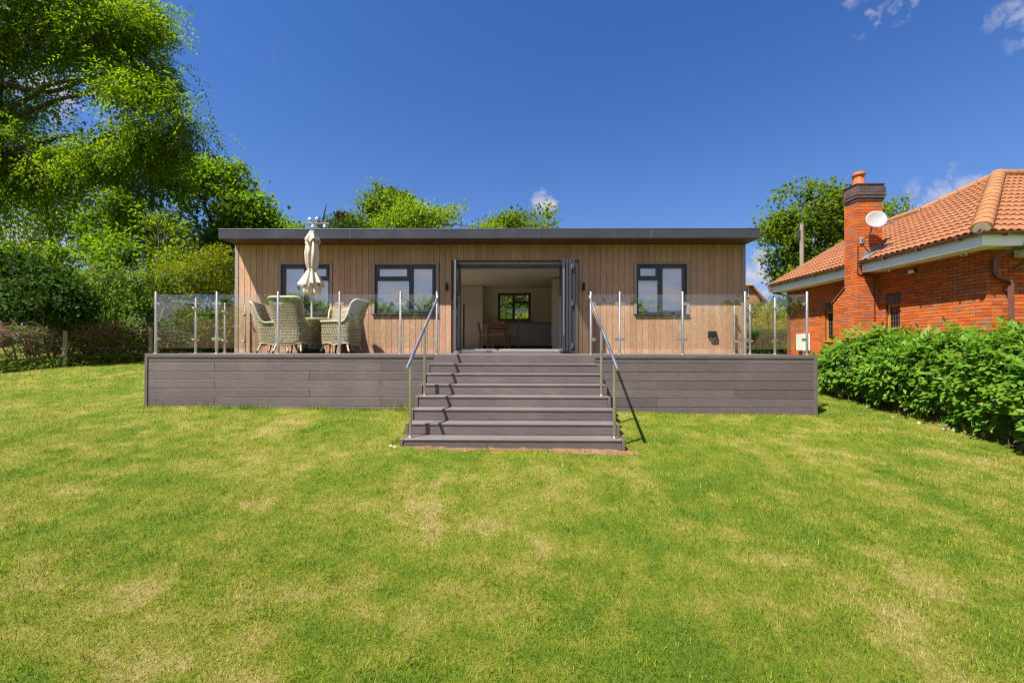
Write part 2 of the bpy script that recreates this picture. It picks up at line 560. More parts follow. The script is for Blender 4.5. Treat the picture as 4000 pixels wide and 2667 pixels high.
xs = np.unique(np.concatenate([np.linspace(-220, -20, 26), np.linspace(-20, 20, 101), np.linspace(20, 220, 26)]))
ys = np.unique(np.concatenate([np.linspace(-160, -6, 24), np.linspace(-6, 24, 101), np.linspace(24, 400, 30)]))
gx, gy = np.meshgrid(xs, ys)
gz = ground(gx, gy)
V = np.stack([gx.ravel(), gy.ravel(), gz.ravel()], 1)
nx, ny = len(xs), len(ys)
ii = np.arange(nx * ny).reshape(ny, nx)
F = np.stack([ii[:-1, :-1].ravel(), ii[:-1, 1:].ravel(), ii[1:, 1:].ravel(), ii[1:, :-1].ravel()], 1)
put('lawn', np_mesh('lawn', V, F, True), lawn_m, kind='structure', label='sloping mown lawn with straw patches', cat='lawn')


def g1(x, y):
    return float(ground(x, y))


# ------------------------------------------------------------------ lodge
YD, YW = 7.6208, 10.35
XL, XR = -6.981, 5.552
ZS, ZT = 2.667, 2.881
YR = 9.761
YB = 15.55
lodge = thing('garden_lodge', 'long single-storey lodge with brown vertical boards and flat grey roof edge', 'lodge', (-0.7, YW, -0.85))
LO = Vector(lodge.location)


def lb(mb, name, mat, parent=None, smooth=None, origin=LO, **kw):
    """build with the vertices moved into the parent's frame"""
    mb.v = [(x - origin[0], y - origin[1], z - origin[2]) for x, y, z in mb.v]
    return mb.build(name, mat, parent, smooth, **kw)


WINS = [(-5.849, -4.634, 0.955, 2.178, 'L'), (-3.517, -2.001, 0.955, 2.172, 'R'), (2.916, 4.136, 0.955, 2.183, 'R')]
DOOR = (-1.551, 1.435, 0.0, 2.226)
opens = sorted([(w[0], w[1], w[2], w[3]) for w in WINS] + [DOOR])
# wall core with openings
core = MB()
prev = XL
YC0, YC1 = YW + 0.03, YW + 0.19
for x0, x1, z0, z1 in opens:
    core.box(prev, x0, YC0, YC1, -0.8, 2.72)
    if z0 > 0.02:
        core.box(x0, x1, YC0, YC1, -0.8, z0)
    else:
        core.box(x0, x1, YC0, YC1, -0.8, -0.02)
    core.box(x0, x1, YC0, YC1, z1, 2.72)
    prev = x1
core.box(prev, XR, YC0, YC1, -0.8, 2.72)
wall = lb(core, 'wall', soffit_m, lodge)
for nm, bx in (('side_wall', (XL, XL + .16, YC1, YB, -0.85, 2.72)), ('side_wall', (XR - .16, XR, YC1, YB, -0.85, 2.72))):
    lb(MB().box(*bx), nm, clad, lodge)
# vertical boards, cut round the openings
pitch = 0.1465
x = XL + 0.085
nb = 0
while x < XR - 0.09:
    x0, x1 = x + 0.003, min(x + pitch, XR - 0.085) - 0.003
    segs = [(-0.05, ZS - 0.004)]
    for ox0, ox1, oz0, oz1 in opens:
        t0 = 0.075
        a, bb = ox0 - t0, ox1 + t0
        if x1 <= a or x0 >= bb:
            continue
        new = []
        zlo, zhi = oz0 - (0.03 if oz0 > .1 else .2), oz1 + 0.055
        for s0, s1 in segs:
            if x0 >= a - 0.01 and x1 <= bb + 0.01 or True:
                if zlo > s0:
                    new.append((s0, min(s1, zlo)))
                if zhi < s1:
                    new.append((max(s0, zhi), s1))
                # part of the board beside the opening
                if x0 < a - 0.012:
                    lb(MB().box(x0, a - 0.002, YW, YW + .028, zlo, zhi, .003), 'wall_board', clad, wall)
                if x1 > bb + 0.012:
                    lb(MB().box(bb + 0.002, x1, YW, YW + .028, zlo, zhi, .003), 'wall_board', clad, wall)
        segs = new
    for s0, s1 in segs:
        if s1 - s0 > 0.02:
            lb(MB().box(x0, x1, YW, YW + .028, s0, s1, .003), 'wall_board', clad, wall)
    nb += 1
    x += pitch
for a, bb in ((XL - .008, XL + 0.083), (XR - 0.083, XR + .008)):
    lb(MB().box(a, bb, YW - .012, YW + .2, -0.85, ZS - .003, .004), 'corner_trim', trimc, lodge)

# roof
RLX0, RLX1, RLY0, RLY1 = -3.9, -2.55, 11.3, 12.9      # unseen roof opening, added to let more light into the room
roof = lb(MB().box(XL + .01, RLX0, YR + .03, YB + .3, ZS + .03, ZT - .03).box(RLX1, XR, YR + .03, YB + .3, ZS + .03, ZT - .03)
          .box(RLX0, RLX1, YR + .03, RLY0, ZS + .03, ZT - .03).box(RLX0, RLX1, RLY1, YB + .3, ZS + .03, ZT - .03), 'roof', anthracite, lodge)
lb(MB().box(RLX0 + .02, RLX1 - .02, RLY0 + .02, RLY1 - .02, ZT - .10, ZT - .09), 'added_roof_light', room_glass, roof)
lb(MB().box(XL - .012, 0.55, YR, YR + .028, ZS - .004, ZT, .004), 'fascia', anthracite, roof)
lb(MB().box(0.553, XR + .035, YR, YR + .028, ZS - .004, ZT, .004), 'fascia', anthracite, roof)
lb(MB().box(XL - .013, XL + .012, YR + .03, YB + .3, ZS - .002, ZT - .002, .003), 'fascia', anthracite, roof)
lb(MB().box(XR + .008, XR + .034, YR + .03, YB + .3, ZS - .002, ZT - .002, .003), 'fascia', anthracite, roof)
lb(MB().box(XL - .02, XR + .04, YR - .008, YR + .06, ZT, ZT + .012, .003), 'drip_edge', alu, roof)
for xj in (-3.9, 3.08):
    lb(MB().box(xj, xj + .006, YR - .003, YR, ZS, ZT - .004), 'fascia_joint', alu, roof)
x = XL + .016
while x < XR:
    lb(MB().box(x + .0025, min(x + .142, XR), YR + .03, YW + .02, ZS + .004, ZS + .016, .002), 'soffit_board', soffit_m, roof)
    x += .145


def window(x0, x1, z0, z1, top, dark=False):
    w = lb(MB().box(x0, x1, YW + .09, YW + .12, z0, z1) if False else MB().box(x0, x0 + .05, YW + .035, YW + .105, z0, z1, .004)
           .box(x1 - .05, x1, YW + .035, YW + .105, z0, z1, .004).box(x0 + .05, x1 - .05, YW + .035, YW + .105, z1 - .05, z1, .004)
           .box(x0 + .05, x1 - .05, YW + .035, YW + .105, z0, z0 + .05, .004), 'window', frame_m, lodge)
    t = 0.055
    # timber-look surround
    lb(MB().box(x0 - .07, x0, YW - .014, YW + .10, z0, z1 + .053, .003), 'surround', trimc, w)
    lb(MB().box(x1, x1 + .07, YW - .014, YW + .10, z0, z1 + .053, .003), 'surround', trimc, w)
    lb(MB().box(x0, x1, YW - .014, YW + .10, z1, z1 + .053, .003), 'surround', trimc, w)
    lb(MB().box(x0 - .06, x1 + .06, YW - .045, YW + .10, z0 - .022, z0, .004), 'sill', frame_m, w)
    xm = x0 + (x1 - x0) * (0.46 if top == 'R' and (x1 - x0) < 1.3 else 0.53 if top == 'L' else 0.575)
    lb(MB().box(xm - .032, xm + .032, YW + .038, YW + .103, z0 + .05, z1 - .05, .003), 'mullion', frame_m, w)
    zt = z1 - 0.365
    if top == 'L':
        tl, cas = (xm + .032, x1 - .05), (x0 + .05, xm - .032)
    else:
        tl, cas = (x0 + .05, xm - .032), (xm + .032, x1 - .05)
    lb(MB().box(tl[0], tl[1], YW + .038, YW + .103, zt - .03, zt + .03, .003), 'transom', frame_m, w)

    def sash(a, bb, c, d, s=.05):
        m = MB()
        y0, y1 = YW + .022, YW + .085
        m.box(a - .012, a + s, y0, y1, c - .012, d + .012, .006).box(bb - s, bb + .012, y0, y1, c - .012, d + .012, .006)
        m.box(a + s, bb - s, y0, y1, c - .012, c + s, .006).box(a + s, bb - s, y0, y1, d - s, d + .012, .006)
        lb(m, 'sash', frame_m, w)
        lb(MB().box(a + s - .005, bb - s + .005, YW + .05, YW + .056, c + s - .005, d - s + .005), 'pane', win_glass, w)
    sash(tl[0], tl[1], zt + .03, z1 - .05)
    sash(cas[0], cas[1], z0 + .05, z1 - .05)
    lb(MB().box(tl[0] - .002, tl[1] + .002, YW + .06, YW + .066, z0 + .048, zt - .028), 'pane', win_glass, w)
    xa, xb = (tl[0] + tl[1]) / 2 - .16, (tl[0] + tl[1]) / 2 + .16
    lb(MB().box(xa, xb, YW + .008, YW + .024, z1 - .062, z1 - .044, .003), 'trickle_vent', rubber, w)
    lb(MB().box(x0 + .02, x1 - .02, YW + .14, YW + .15, z0 + .02, z1 - .02), 'blind', blind_m, w)
    return w


for wv in WINS:
    window(*wv)

# ---- wide door opening
dfr = MB()
dx0, dx1, dz0, dz1 = DOOR
dfr.box(dx0 + .075, dx0 + .15, YW - .01, YW + .12, 0.075, dz1 - .06, .004).box(dx1 - .1, dx1 - .02, YW - .01, YW + .12, 0.075, dz1 - .06, .004)
dfr.box(dx0 + .075, dx1 - .02, YW - .012, YW + .12, dz1 - .135, dz1 - .055, .004)
door = lb(dfr, 'door_frame', frame_m, lodge)
for xa in (-0.75, 0.50):
    lb(MB().box(xa - .2, xa + .2, YW - .022, YW - .012, dz1 - .1, dz1 - .082, .003), 'trickle_vent', rubber, door)
lb(MB().box(dx0, dx0 + .073, YW - .016, YW + .1, -.0, dz1 - .002, .003), 'surround', trimc, door)
lb(MB().box(dx1 - .018, dx1 + .06, YW - .016, YW + .1, -.0, dz1 - .002, .003), 'surround', trimc, door)
lb(MB().box(dx0 + .075, dx1 - .02, YW - .016, YW + .1, dz1 - .052, dz1 - .002, .003), 'surround', trimc, door)
lb(MB().box(dx0 + .075, dx1 - .02, YW - .06, YW + .2, 0.004, .07, .006), 'threshold', alu, door)


def leaf(xc, th, y0, y1, z0, z1, edge_strip):
    """one folded glazed door leaf standing across the facade"""
    m = MB()
    s = .075
    a, bb = xc - th / 2, xc + th / 2
    m.box(a, bb, y0, y0 + s, z0, z1, .005).box(a, bb, y1 - s, y1, z0, z1, .005)
    m.box(a + .004, bb - .004, y0 + s, y1 - s, z0, z0 + s, .004).box(a + .004, bb - .004, y0 + s, y1 - s, z1 - s, z1, .004)
    o = lb(m, 'door_leaf', frame_m, door)
    lb(MB().box(xc - .008, xc + .008, y0 + s - .004, y1 - s + .004, z0 + s - .004, z1 - s + .004), 'pane', room_glass, o)
    if edge_strip:
        lb(MB().box(xc - .011, xc + .011, y0 - .003, y0, z0 + edge_strip[0], z1 - edge_strip[1], .001), 'lock_strip', alu, o)
    return o


zl0, zl1 = 0.055, dz1 - .075
l1 = leaf(-1.425, .062, 9.62, YW - .015, zl0, zl1, (0.02, 0.02))
lb(MB().box(-1.475, -1.459, 9.665, 9.70, 1.03, 1.25, .004).tube([(-1.468, 9.682, 1.16), (-1.515, 9.682, 1.16), (-1.52, 9.69, 1.16), (-1.52, 9.80, 1.155)], .009, 8), 'handle', rubber, l1, 40)
lb(MB().box(-1.391, -1.376, 9.665, 9.70, 1.03, 1.25, .004).tube([(-1.38, 9.682, 1.16), (-1.335, 9.682, 1.16), (-1.33, 9.69, 1.16), (-1.33, 9.80, 1.155)], .009, 8), 'handle', rubber, l1, 40)
for k, xc in enumerate((1.055, 1.135, 1.205, 1.285)):
    o = leaf(xc, .058, 9.60 + .02 * (k % 2), YW - .015, zl0, zl1, (0.35, 0.22) if k == 0 else None)
    if k == 2:
        for zh in (0.17, 1.14, 1.98):
            h = MB()
            h.box(1.205 + .012, 1.285 - .012, 9.60 - .018, 9.60 - .002, zh - .07, zh + .07, .003)
            hg = lb(h, 'hinge', rubber, o)
            for a in (1.225, 1.262):
                for q in (-.045, 0, .045):
                    lb(MB().box(a - .005, a + .005, 9.60 - .021, 9.60 - .0185, zh + q - .005, zh + q + .005, .001), 'screw', alu, hg) if False else None
            lb(MB().box(1.222, 1.230, 9.60 - .0215, 9.60 - .0185, zh - .055, zh + .055), 'screw_plate', alu, o)
            lb(MB().box(1.258, 1.266, 9.60 - .0215, 9.60 - .0185, zh - .055, zh + .055), 'screw_plate', alu, o)
keytag = MB().box(-1.392, -1.388, 9.66, 9.70, .90, 1.01, .001).tube([(-1.385, 9.682, 1.10), (-1.378, 9.682, 1.06), (-1.388, 9.68, 1.0)], .004, 6)
keytag.build('key_bunch', white_pl, None, 40, label='white key tag hanging from the open door leaf', cat='keys')

# ------------------------------------------------------------------ rooms behind the wide doors
room = lb(MB().box(-4.0, 1.85, YC1 + .002, YB - .14, -0.1, 0.10), 'floor', floor_m, lodge)
lb(MB().box(-4.0, RLX0, YC1 + .002, YB - .14, 2.33, 2.42).box(RLX1, 1.85, YC1 + .002, YB - .14, 2.33, 2.42).box(RLX0, RLX1, YC1 + .002, RLY0, 2.33, 2.42).box(RLX0, RLX1, RLY1, YB - .14, 2.33, 2.42)
   .box(RLX0 - .02, RLX0, RLY0, RLY1, 2.42, 2.72).box(RLX1, RLX1 + .02, RLY0, RLY1, 2.42, 2.72).box(RLX0, RLX1, RLY0 - .02, RLY0, 2.42, 2.72).box(RLX0, RLX1, RLY1, RLY1 + .02, 2.42, 2.72), 'ceiling', inner_white, lodge)
lb(MB().box(-4.1, -4.002, YC1 + .002, YB - .14, 0.10, 2.33), 'partition', inner_white, lodge)
lb(MB().box(1.852, 1.95, YC1 + .002, YB - .14, 0.10, 2.33), 'partition', inner_white, lodge)
BW = (-0.711, 0.487, 1.15, 2.152)  # back window
yb0, yb1 = YB - .14, YB + .02
bwm = MB().box(XL + .17, -3.9, yb0, yb1, -0.8, 2.7).box(-3.9, -2.5, yb0, yb1, -0.8, 0.2).box(-3.9, -2.5, yb0, yb1, 2.2, 2.7).box(-2.5, BW[0], yb0, yb1, -0.8, 2.7).box(BW[1], XR - .17, yb0, yb1, -0.8, 2.7).box(BW[0], BW[1], yb0, yb1, -0.8, BW[2]).box(BW[0], BW[1], yb0, yb1, BW[3], 2.7)  # includes an unglazed opening, out of view, added to brighten the room
lb(bwm, 'back_wall', inner_white, lodge)
bm_ = MB().box(BW[0], BW[0] + .085, yb0 + .02, yb0 + .1, BW[2], BW[3], .004).box(BW[1] - .085, BW[1], yb0 + .02, yb0 + .1, BW[2], BW[3], .004)
bm_.box(BW[0] + .085, BW[1] - .085, yb0 + .02, yb0 + .1, BW[3] - .085, BW[3], .004).box(BW[0] + .085, BW[1] - .085, yb0 + .02, yb0 + .1, BW[2], BW[2] + .065, .004)
bm_.box(-0.18, -0.09, yb0 + .015, yb0 + .1, BW[2] + .065, BW[3] - .085, .004).box(-0.09, BW[1] - .085, yb0 + .018, yb0 + .1, 1.76, 1.86, .004)
bwin = lb(bm_, 'window', frame_m, lodge)
lb(MB().box(BW[0] + .08, BW[1] - .08, yb0 + .055, yb0 + .061, BW[2] + .06, BW[3] - .08), 'pane', room_glass, bwin)
oak = noisy('oak', (0.34, 0.165, 0.062), (0.26, 0.118, 0.042), scale=12, stretch=(1, 1, .15), rough=0.45, bump=0.1, var=0.06)
oak_h = noisy('oak_worktop', (0.20, 0.095, 0.042), (0.145, 0.065, 0.028), scale=12, stretch=(.15, 1, 1), rough=0.35)
lb(MB().box(BW[0] - .06, BW[1] + .06, yb0 - .06, yb0 + .01, BW[2] - .035, BW[2] - .002, .004), 'window_board', oak_h, bwin)

# ------------------------------------------------------------------ raised deck
DXL, DXR = -6.791, 5.3635
SX0, SX1 = -1.567, 1.433        # steps
G, H = 0.2848, 0.1577
deck = thing('raised_deck', 'raised grey composite deck in front of the lodge, faced with horizontal boards', 'deck', (-0.7, YD, -1.1))
DO = Vector(deck.location)


def db(mb, name, mat, parent=deck, smooth=None, **kw):
    return lb(mb, name, mat, parent, smooth, origin=DO, **kw)


# dark carcass under the boards
db(MB().box(DXL + .04, DXR - .04, YD + .05, YW - .02, -1.5, -0.035), 'frame', rubber)
# deck surface boards
y = YD + .03
k = 0
while y < YW - .03:
    y1 = min(y + .146, YW - .002)
    cuts = [DXL + .012, -3.4 + (k % 2) * 1.7, 0.6 + (k % 2) * 1.5, DXR - .012]
    for a, bb in zip(cuts[:-1], cuts[1:]):
        db(MB().box(a + .0015, bb - .0015, y + .002, y1 - .002, -.028, -.001, .003), 'deck_board', deckx)
    y += .150
    k += 1
# top edge trim and corner trims
for a, bb in ((DXL, -4.05), (-4.047, -1.515), (1.405, DXR)):
    db(MB().box(a, bb, YD - .012, YD + .028, -.066, .001, .004), 'edge_trim', deck_trim)
for a, bb in ((DXL, DXL + .055), (DXR - .055, DXR)):
    db(MB().box(a, bb, YD - .013, YD + .04, -1.40, -.068, .004), 'corner_trim', deck_trim)
db(MB().box(DXL - .001, DXL + .028, YD + .03, YW - .01, -.066, .001, .004), 'edge_trim', deck_trim)
db(MB().box(DXR - .028, DXR + .001, YD + .03, YW - .01, -.066, .001, .004), 'edge_trim', deck_trim)
# front boards
rows = [(-.157, -.030)] + [(-.157 * (i + 1), -.157 * i) for i in range(1, 9)]
jl = {0: [], 1: [-5.51, -2.47], 2: [-3.77], 3: [-5.51, -2.47], 4: [-3.77], 5: [-5.51, -2.47], 6: [-3.77], 7: [-2.47], 8: []}
jr = {0: [3.4], 1: [2.52], 2: [3.9], 3: [2.52], 4: [3.9], 5: [2.52], 6: [3.9], 7: [2.52], 8: []}
for i, (z0, z1) in enumerate(rows):
    for side, (xa, xb), jj in ((0, (DXL + .05, SX0 + .10), jl), (1, (SX1 - .10, DXR - .05), jr)):
        cuts = [xa] + jj[i] + [xb]
        for a, bb in zip(cuts[:-1], cuts[1:]):
            db(MB().box(a + .0015, bb - .0015, YD + .0, YD + .024, z0 + .0045, z1 - .0045, .003), 'front_board', deckx)
for sx in (DXL + .012, DXR - .036):
    for i, (z0, z1) in enumerate(rows):
        db(MB().box(sx, sx + .024, YD + .045, YW - .01, z0 + .0025, z1 - .0025, .0035), 'side_board', deckx)

# ------------------------------------------------------------------ steps
steps = thing('deck_steps', 'wide flight of seven grey composite steps up to the deck', 'steps', (-.067, YD - 7 * G, -1.26))
SO = Vector(steps.location)


def sb(mb, name, mat, parent=steps, smooth=None, **kw):
    return lb(mb, name, mat, parent, smooth, origin=SO, **kw)


# top riser below the deck edge
sb(MB().box(SX0 + .055, SX1 - .028, YD - .010, YD - .002, -H + .002, -.0035, .002), 'riser', deckx)
for i in range(1, 8):
    yf, ybk = YD - i * G, YD - (i - 1) * G
    zt = -i * H
    zb = -(i + 1) * H + .002 if i < 7 else -1.36
    st = sb(MB().box(SX0 + .035, SX1 - .035, yf + .02, ybk + .01, zb - .02, zt - .028), 'step_frame', rubber)
    mid = (yf + ybk) / 2
    sb(MB().box(SX0 + .047, SX1 - .047, yf - .008, mid - .002, zt - .026, zt, .004), 'tread_board', tread_m, st)
    sb(MB().box(SX0 + .047, SX1 - .047, mid + .002, ybk - .012, zt - .026, zt, .004), 'tread_board', tread_m, st)
    sb(MB().box(SX0 + .047, SX1 - .047, yf + .001, yf + .019, zb, zt - .0275, .003), 'riser', deckx, st)
    for a in (SX0, SX1 - .045):
        sb(MB().box(a, a + .045, yf - .013, yf + .040, zb, zt - .0, .004).box(a + .004, a + .041, yf + .040, ybk - .014, zt - .030, zt, .003), 'corner_trim', deck_trim, st)
        sb(MB().box(a + .010, a + .034, yf + .041, ybk + (.0 if i > 1 else -.004), max(zb, -1.36), zt - .0325, .003), 'side_board', deckx, st)

# ------------------------------------------------------------------ glass balustrades
ZG0, ZG1 = 0.105, 1.093
YF = YD + .09


def balustrade(name, label, line, rz_first):
    """line: list of post points (x, y); glass between neighbours"""
    root = thing(name, label, 'balustrade', (line[0][0], line[0][1], 0))
    ro = Vector(root.location)
    pts = [Vector((x, y, 0)) for x, y in line]
    for i, p in enumerate(pts):
        m = MB().tube([p + Vector((0, 0, .004)), p + Vector((0, 0, 1.135)), p + Vector((0, 0, 1.141))], [.0225, .0225, .019], 20)
        post = lb(m, 'post', steel, root, 40, origin=ro)
        lb(MB().lathe([(.044, 0), (.044, .008), (.038, .012), (.026, .013)], (p.x, p.y, .0006), 20), 'base_flange', steel, post, 40, origin=ro)
        for nb_ in (i - 1, i + 1):
            if 0 <= nb_ < len(pts):
                d = (pts[nb_] - p).normalized()
                n = Vector((-d.y, d.x, 0))
                for zc in (0.275, 0.925):
                    cm = MB()
                    for s in (-1, 1):
                        # D-shaped clamp jaw each side of the pane
                        out = []
                        for k in range(9):
                            a = -PI / 2 + PI * k / 8
                            out.append((.062 + .026 * math.cos(a), .026 * math.sin(a)))
                        out = [(.016, -.026)] + out + [(.016, .026)]
                        vs = []
                        for off in (s * .0065, s * .016):
                            for (u, w) in out:
                                q = p + d * u + n * off
                                vs.append((q.x, q.y, zc + w))
                        nn = len(out)
                        cm.add(vs, [tuple(range(nn)), tuple(range(nn, 2 * nn))] + [(a, (a + 1) % nn, nn + (a + 1) % nn, nn + a) for a in range(nn)])
                    lb(cm, 'glass_clamp', steel, post, 40, origin=ro)
    for a, bb in zip(pts[:-1], pts[1:]):
        d = (bb - a).normalized()
        n = Vector((-d.y, d.x, 0)) * .005
        p0, p1 = a + d * .038, bb - d * .038
        vs = []
        for z in (ZG0, ZG1):
            for q in (p0 - n, p1 - n, p1 + n, p0 + n):
                vs.append((q.x, q.y, z))
        lb(MB().add(vs, [(0, 1, 2, 3), (4, 5, 6, 7), (0, 1, 5, 4), (1, 2, 6, 5), (2, 3, 7, 6), (3, 0, 4, 7)]), 'glass_panel', rail_glass, root, origin=ro)
    return root


balustrade('glass_balustrade', 'glass balustrade on steel posts along the deck left of the steps', [(-6.675, 10.27), (-6.675, 9.55), (-6.675, 8.68), (-6.675, YF), (-5.539, YF), (-4.402, YF), (-3.265, YF), (-2.142, YF), (-1.473, YF)], 0)
balustrade('glass_balustrade', 'glass balustrade on steel posts along the deck right of the steps', [(1.34, YF), (1.866, YF), (3.003, YF), (4.132, YF), (5.245, YF), (5.245, 8.66), (5.245, 9.58), (5.245, 10.27)], 0)


def handrail(xr, label):
    root = thing('handrail', label, 'handrail', (xr, YF, 0), group='steel handrails of the steps')
    ro = Vector(root.location)
    sl = 0.567
    zr = lambda yy: 1.055 - sl * (YF - yy)
    yend = 5.545
    a, bb = Vector((xr, YF - .0, zr(YF))), Vector((xr, yend, zr(yend)))
    lb(MB().tube([a + Vector((0, .0, 0)), bb], .0225, 20), 'rail', steel, root, 40, origin=ro)
    for yy, zt in ((5.74, -7 * H), (6.62, -4 * H)):
        px = xr + (0.012 if xr < 0 else -0.03)
        pst = lb(MB().tube([(xr, yy, zt + .004), (xr, yy, zr(yy) - .06), (xr, yy, zr(yy) - .055)], [.021, .021, .015], 18), 'post', steel, root, 40, origin=ro)
        lb(MB().tube([(xr, yy, zr(yy) - .06), (xr, yy, zr(yy) - .012)], .008, 10), 'pin', steel, pst, 40, origin=ro)
        lb(MB().lathe([(.048, 0), (.048, .009), (.040, .014), (.024, .015)], (xr, yy, zt + .0006), 20), 'base_flange', steel, pst, 40, origin=ro)
    return root


handrail(-1.455, 'sloping steel handrail on two posts at the left edge of the steps')
handrail(1.315, 'sloping steel handrail on two posts at the right edge of the steps')

# ------------------------------------------------------------------ small fittings on the front wall
for xl, side in ((-1.728, 'left'), (1.62, 'right')):
    t = thing('wall_light', 'black up-and-down wall light %s of the wide door opening' % side, 'wall light', (xl, YW, 1.618), group='black wall lights beside the door')
    o = Vector(t.location)
    lb(MB().box(xl - .028, xl + .028, YW - .022, YW - .001, 1.55, 1.69, .004), 'back_plate', black_pl, t, origin=o)
    lb(MB().lathe([(.026, -.092), (.033, -.09), (.033, -.012), (.028, -.008), (.028, .008), (.033, .012), (.033, .09), (.026, .092)], (xl, YW - .058, 1.618), 20), 'lamp_body', black_pl, t, 40, origin=o)

t = thing('outdoor_socket', 'black weatherproof double socket box low on the boarded wall', 'socket', (4.74, YW, .44))
o = Vector(t.location)
lb(MB().box(4.64, 4.842, YW - .05, YW - .001, .40, .545, .008), 'back_box', black_pl, t, origin=o)
lb(MB().box(4.648, 4.834, YW - .085, YW - .05, .405, .54, .014), 'lid', black_pl, t, origin=o)
for xx in (4.705, 4.785):
    lb(MB().box(xx - .022, xx + .022, YW - .066, YW - .02, .365, .399, .008), 'flap', white_pl, t, origin=o)

# ------------------------------------------------------------------ kitchen and dining corner seen through the doors
unit_m = noisy('grey_unit', (0.38, 0.36, 0.35), (0.36, 0.34, 0.33), scale=3, rough=0.4)
cream_m = noisy('cream_unit', (0.66, 0.60, 0.54), (0.63, 0.57, 0.51), scale=3, rough=0.45)
ZF = 0.10
yk1 = YB - .145
yk0 = yk1 - .6
t = thing('kitchen_base_units', 'grey kitchen base units with oak worktop below the back window', 'kitchen unit', (-.1, yk1, ZF))
o = Vector(t.location)
lb(MB().box(-1.2, 1.25, yk0 + .02, yk1, ZF + .12, 1.0), 'carcass', unit_m, t, origin=o)
lb(MB().box(-1.2, 1.25, yk0 + .07, yk1, ZF + .001, ZF + .12), 'plinth', black_pl, t, origin=o)
lb(MB().box(-1.2, 1.25, yk0 - .015, yk1, 1.0, 1.04, .004), 'worktop', oak_h, t, origin=o)
for a, bb in ((-1.19, -.64), (-.64, -.12), (-.12, .335), (.335, .80), (.80, 1.24)):
    d = lb(MB().box(a + .004, bb - .004, yk0, yk0 + .019, ZF + .125, .985, .003), 'unit_door', unit_m, t, origin=o)
    hx = bb - .06 if bb < .4 else a + .06
    lb(MB().tube([(hx, yk0, .78), (hx, yk0 - .03, .78), (hx, yk0 - .03, .92), (hx, yk0, .92)], .007, 8), 'handle', alu, d, 40, origin=o)
t = thing('kitchen_side_units', 'kitchen base and wall units along the right-hand interior wall', 'kitchen unit', (1.5, 14, ZF))
o = Vector(t.location)
lb(MB().box(1.27, 1.84, 13.72, yk0 - .03, ZF + .12, 1.0), 'carcass', unit_m, t, origin=o)
lb(MB().box(1.25, 1.84, 13.72, yk0 - .03, 1.0, 1.04, .004), 'worktop', oak_h, t, origin=o)
lb(MB().box(1.52, 1.84, 13.72, yk1, 1.55, 2.31, .004), 'wall_cupboard', cream_m, t, origin=o)
for yy in (13.85, 14.25):
    lb(MB().tube([(1.255, yy, .82), (1.225, yy, .82), (1.225, yy, .94), (1.255, yy, .94)], .007, 8), 'handle', alu, t, 40, origin=o)
    lb(MB().tube([(1.515, yy, 1.62), (1.485, yy, 1.62), (1.485, yy, 1.74), (1.515, yy, 1.74)], .007, 8), 'handle', alu, t, 40, origin=o)
t = thing('tall_cupboard', 'tall pale cupboard end panel by the folded door leaves', 'cupboard', (1.45, 13.4, ZF))
o = Vector(t.location)
lb(MB().box(1.085, 1.845, 13.10, 13.12, ZF + .001, 2.29, .003), 'end_panel', cream_m, t, origin=o)
lb(MB().box(1.11, 1.84, 13.121, 13.70, ZF + .10, 2.285), 'carcass', unit_m, t, origin=o)
lb(MB().box(1.088, 1.108, 13.125, 13.695, ZF + .12, 2.28, .003), 'door', cream_m, t, origin=o)
t = thing('fridge_housing', 'tall pale fridge housing in the back left corner of the kitchen', 'fridge', (-1.6, 15, ZF))
o = Vector(t.location)
lb(MB().box(-2.44, -1.21, 14.80, yk1, ZF + .001, 2.325), 'carcass', cream_m, t, origin=o)
lb(MB().box(-1.85, -1.215, 14.775, 14.798, 1.68, 2.31, .004), 'door', cream_m, t, origin=o)
d = lb(MB().box(-1.85, -1.215, 14.775, 14.798, ZF + .08, 1.67, .004), 'door', cream_m, t, origin=o)
lb(MB().box(-2.43, -1.90, 14.776, 14.798, ZF + .08, 2.31, .004), 'door', cream_m, t, origin=o)
lb(MB().tube([(-1.27, 14.775, 1.78), (-1.27, 14.745, 1.78), (-1.27, 14.745, 1.93), (-1.27, 14.775, 1.93)], .007, 8), 'handle', alu, t, 40, origin=o)
lb(MB().box(-1.898, -1.852, 14.78, 14.797, ZF + .05, 1.67), 'gap_strip', black_pl, t, origin=o)
# tap
pts = [(.02, yk1 - .12, 1.04), (.02, yk1 - .12, 1.27)] + [(.02 + .07 - .07 * math.cos(a), yk1 - .12, 1.27 + .07 * math.sin(a)) for a in (0.5, 1.0, 1.57, 2.1, 2.6, PI)] + [(.16, yk1 - .12, 1.23)]
MB().tube(pts, .012, 10).lathe([(.026, 0), (.026, .012), (.014, .02)], (.02, yk1 - .12, 1.0405), 14).build('kitchen_tap', steel, None, 40, label='tall curved steel kitchen tap at the sink below the window', cat='tap')
t = thing('power_socket', 'double wall socket above the worktop left of the kitchen window', 'socket', (-1.03, yk1, 1.22))
o = Vector(t.location)
lb(MB().box(-1.105, -.955, yk1 - .012, yk1 - .001, 1.175, 1.262, .004), 'plate', alu, t, origin=o)
for xx in (-1.07, -.99):
    lb(MB().box(xx - .02, xx + .02, yk1 - .0145, yk1 - .0125, 1.19, 1.225, .001), 'outlet', black_pl, t, origin=o)

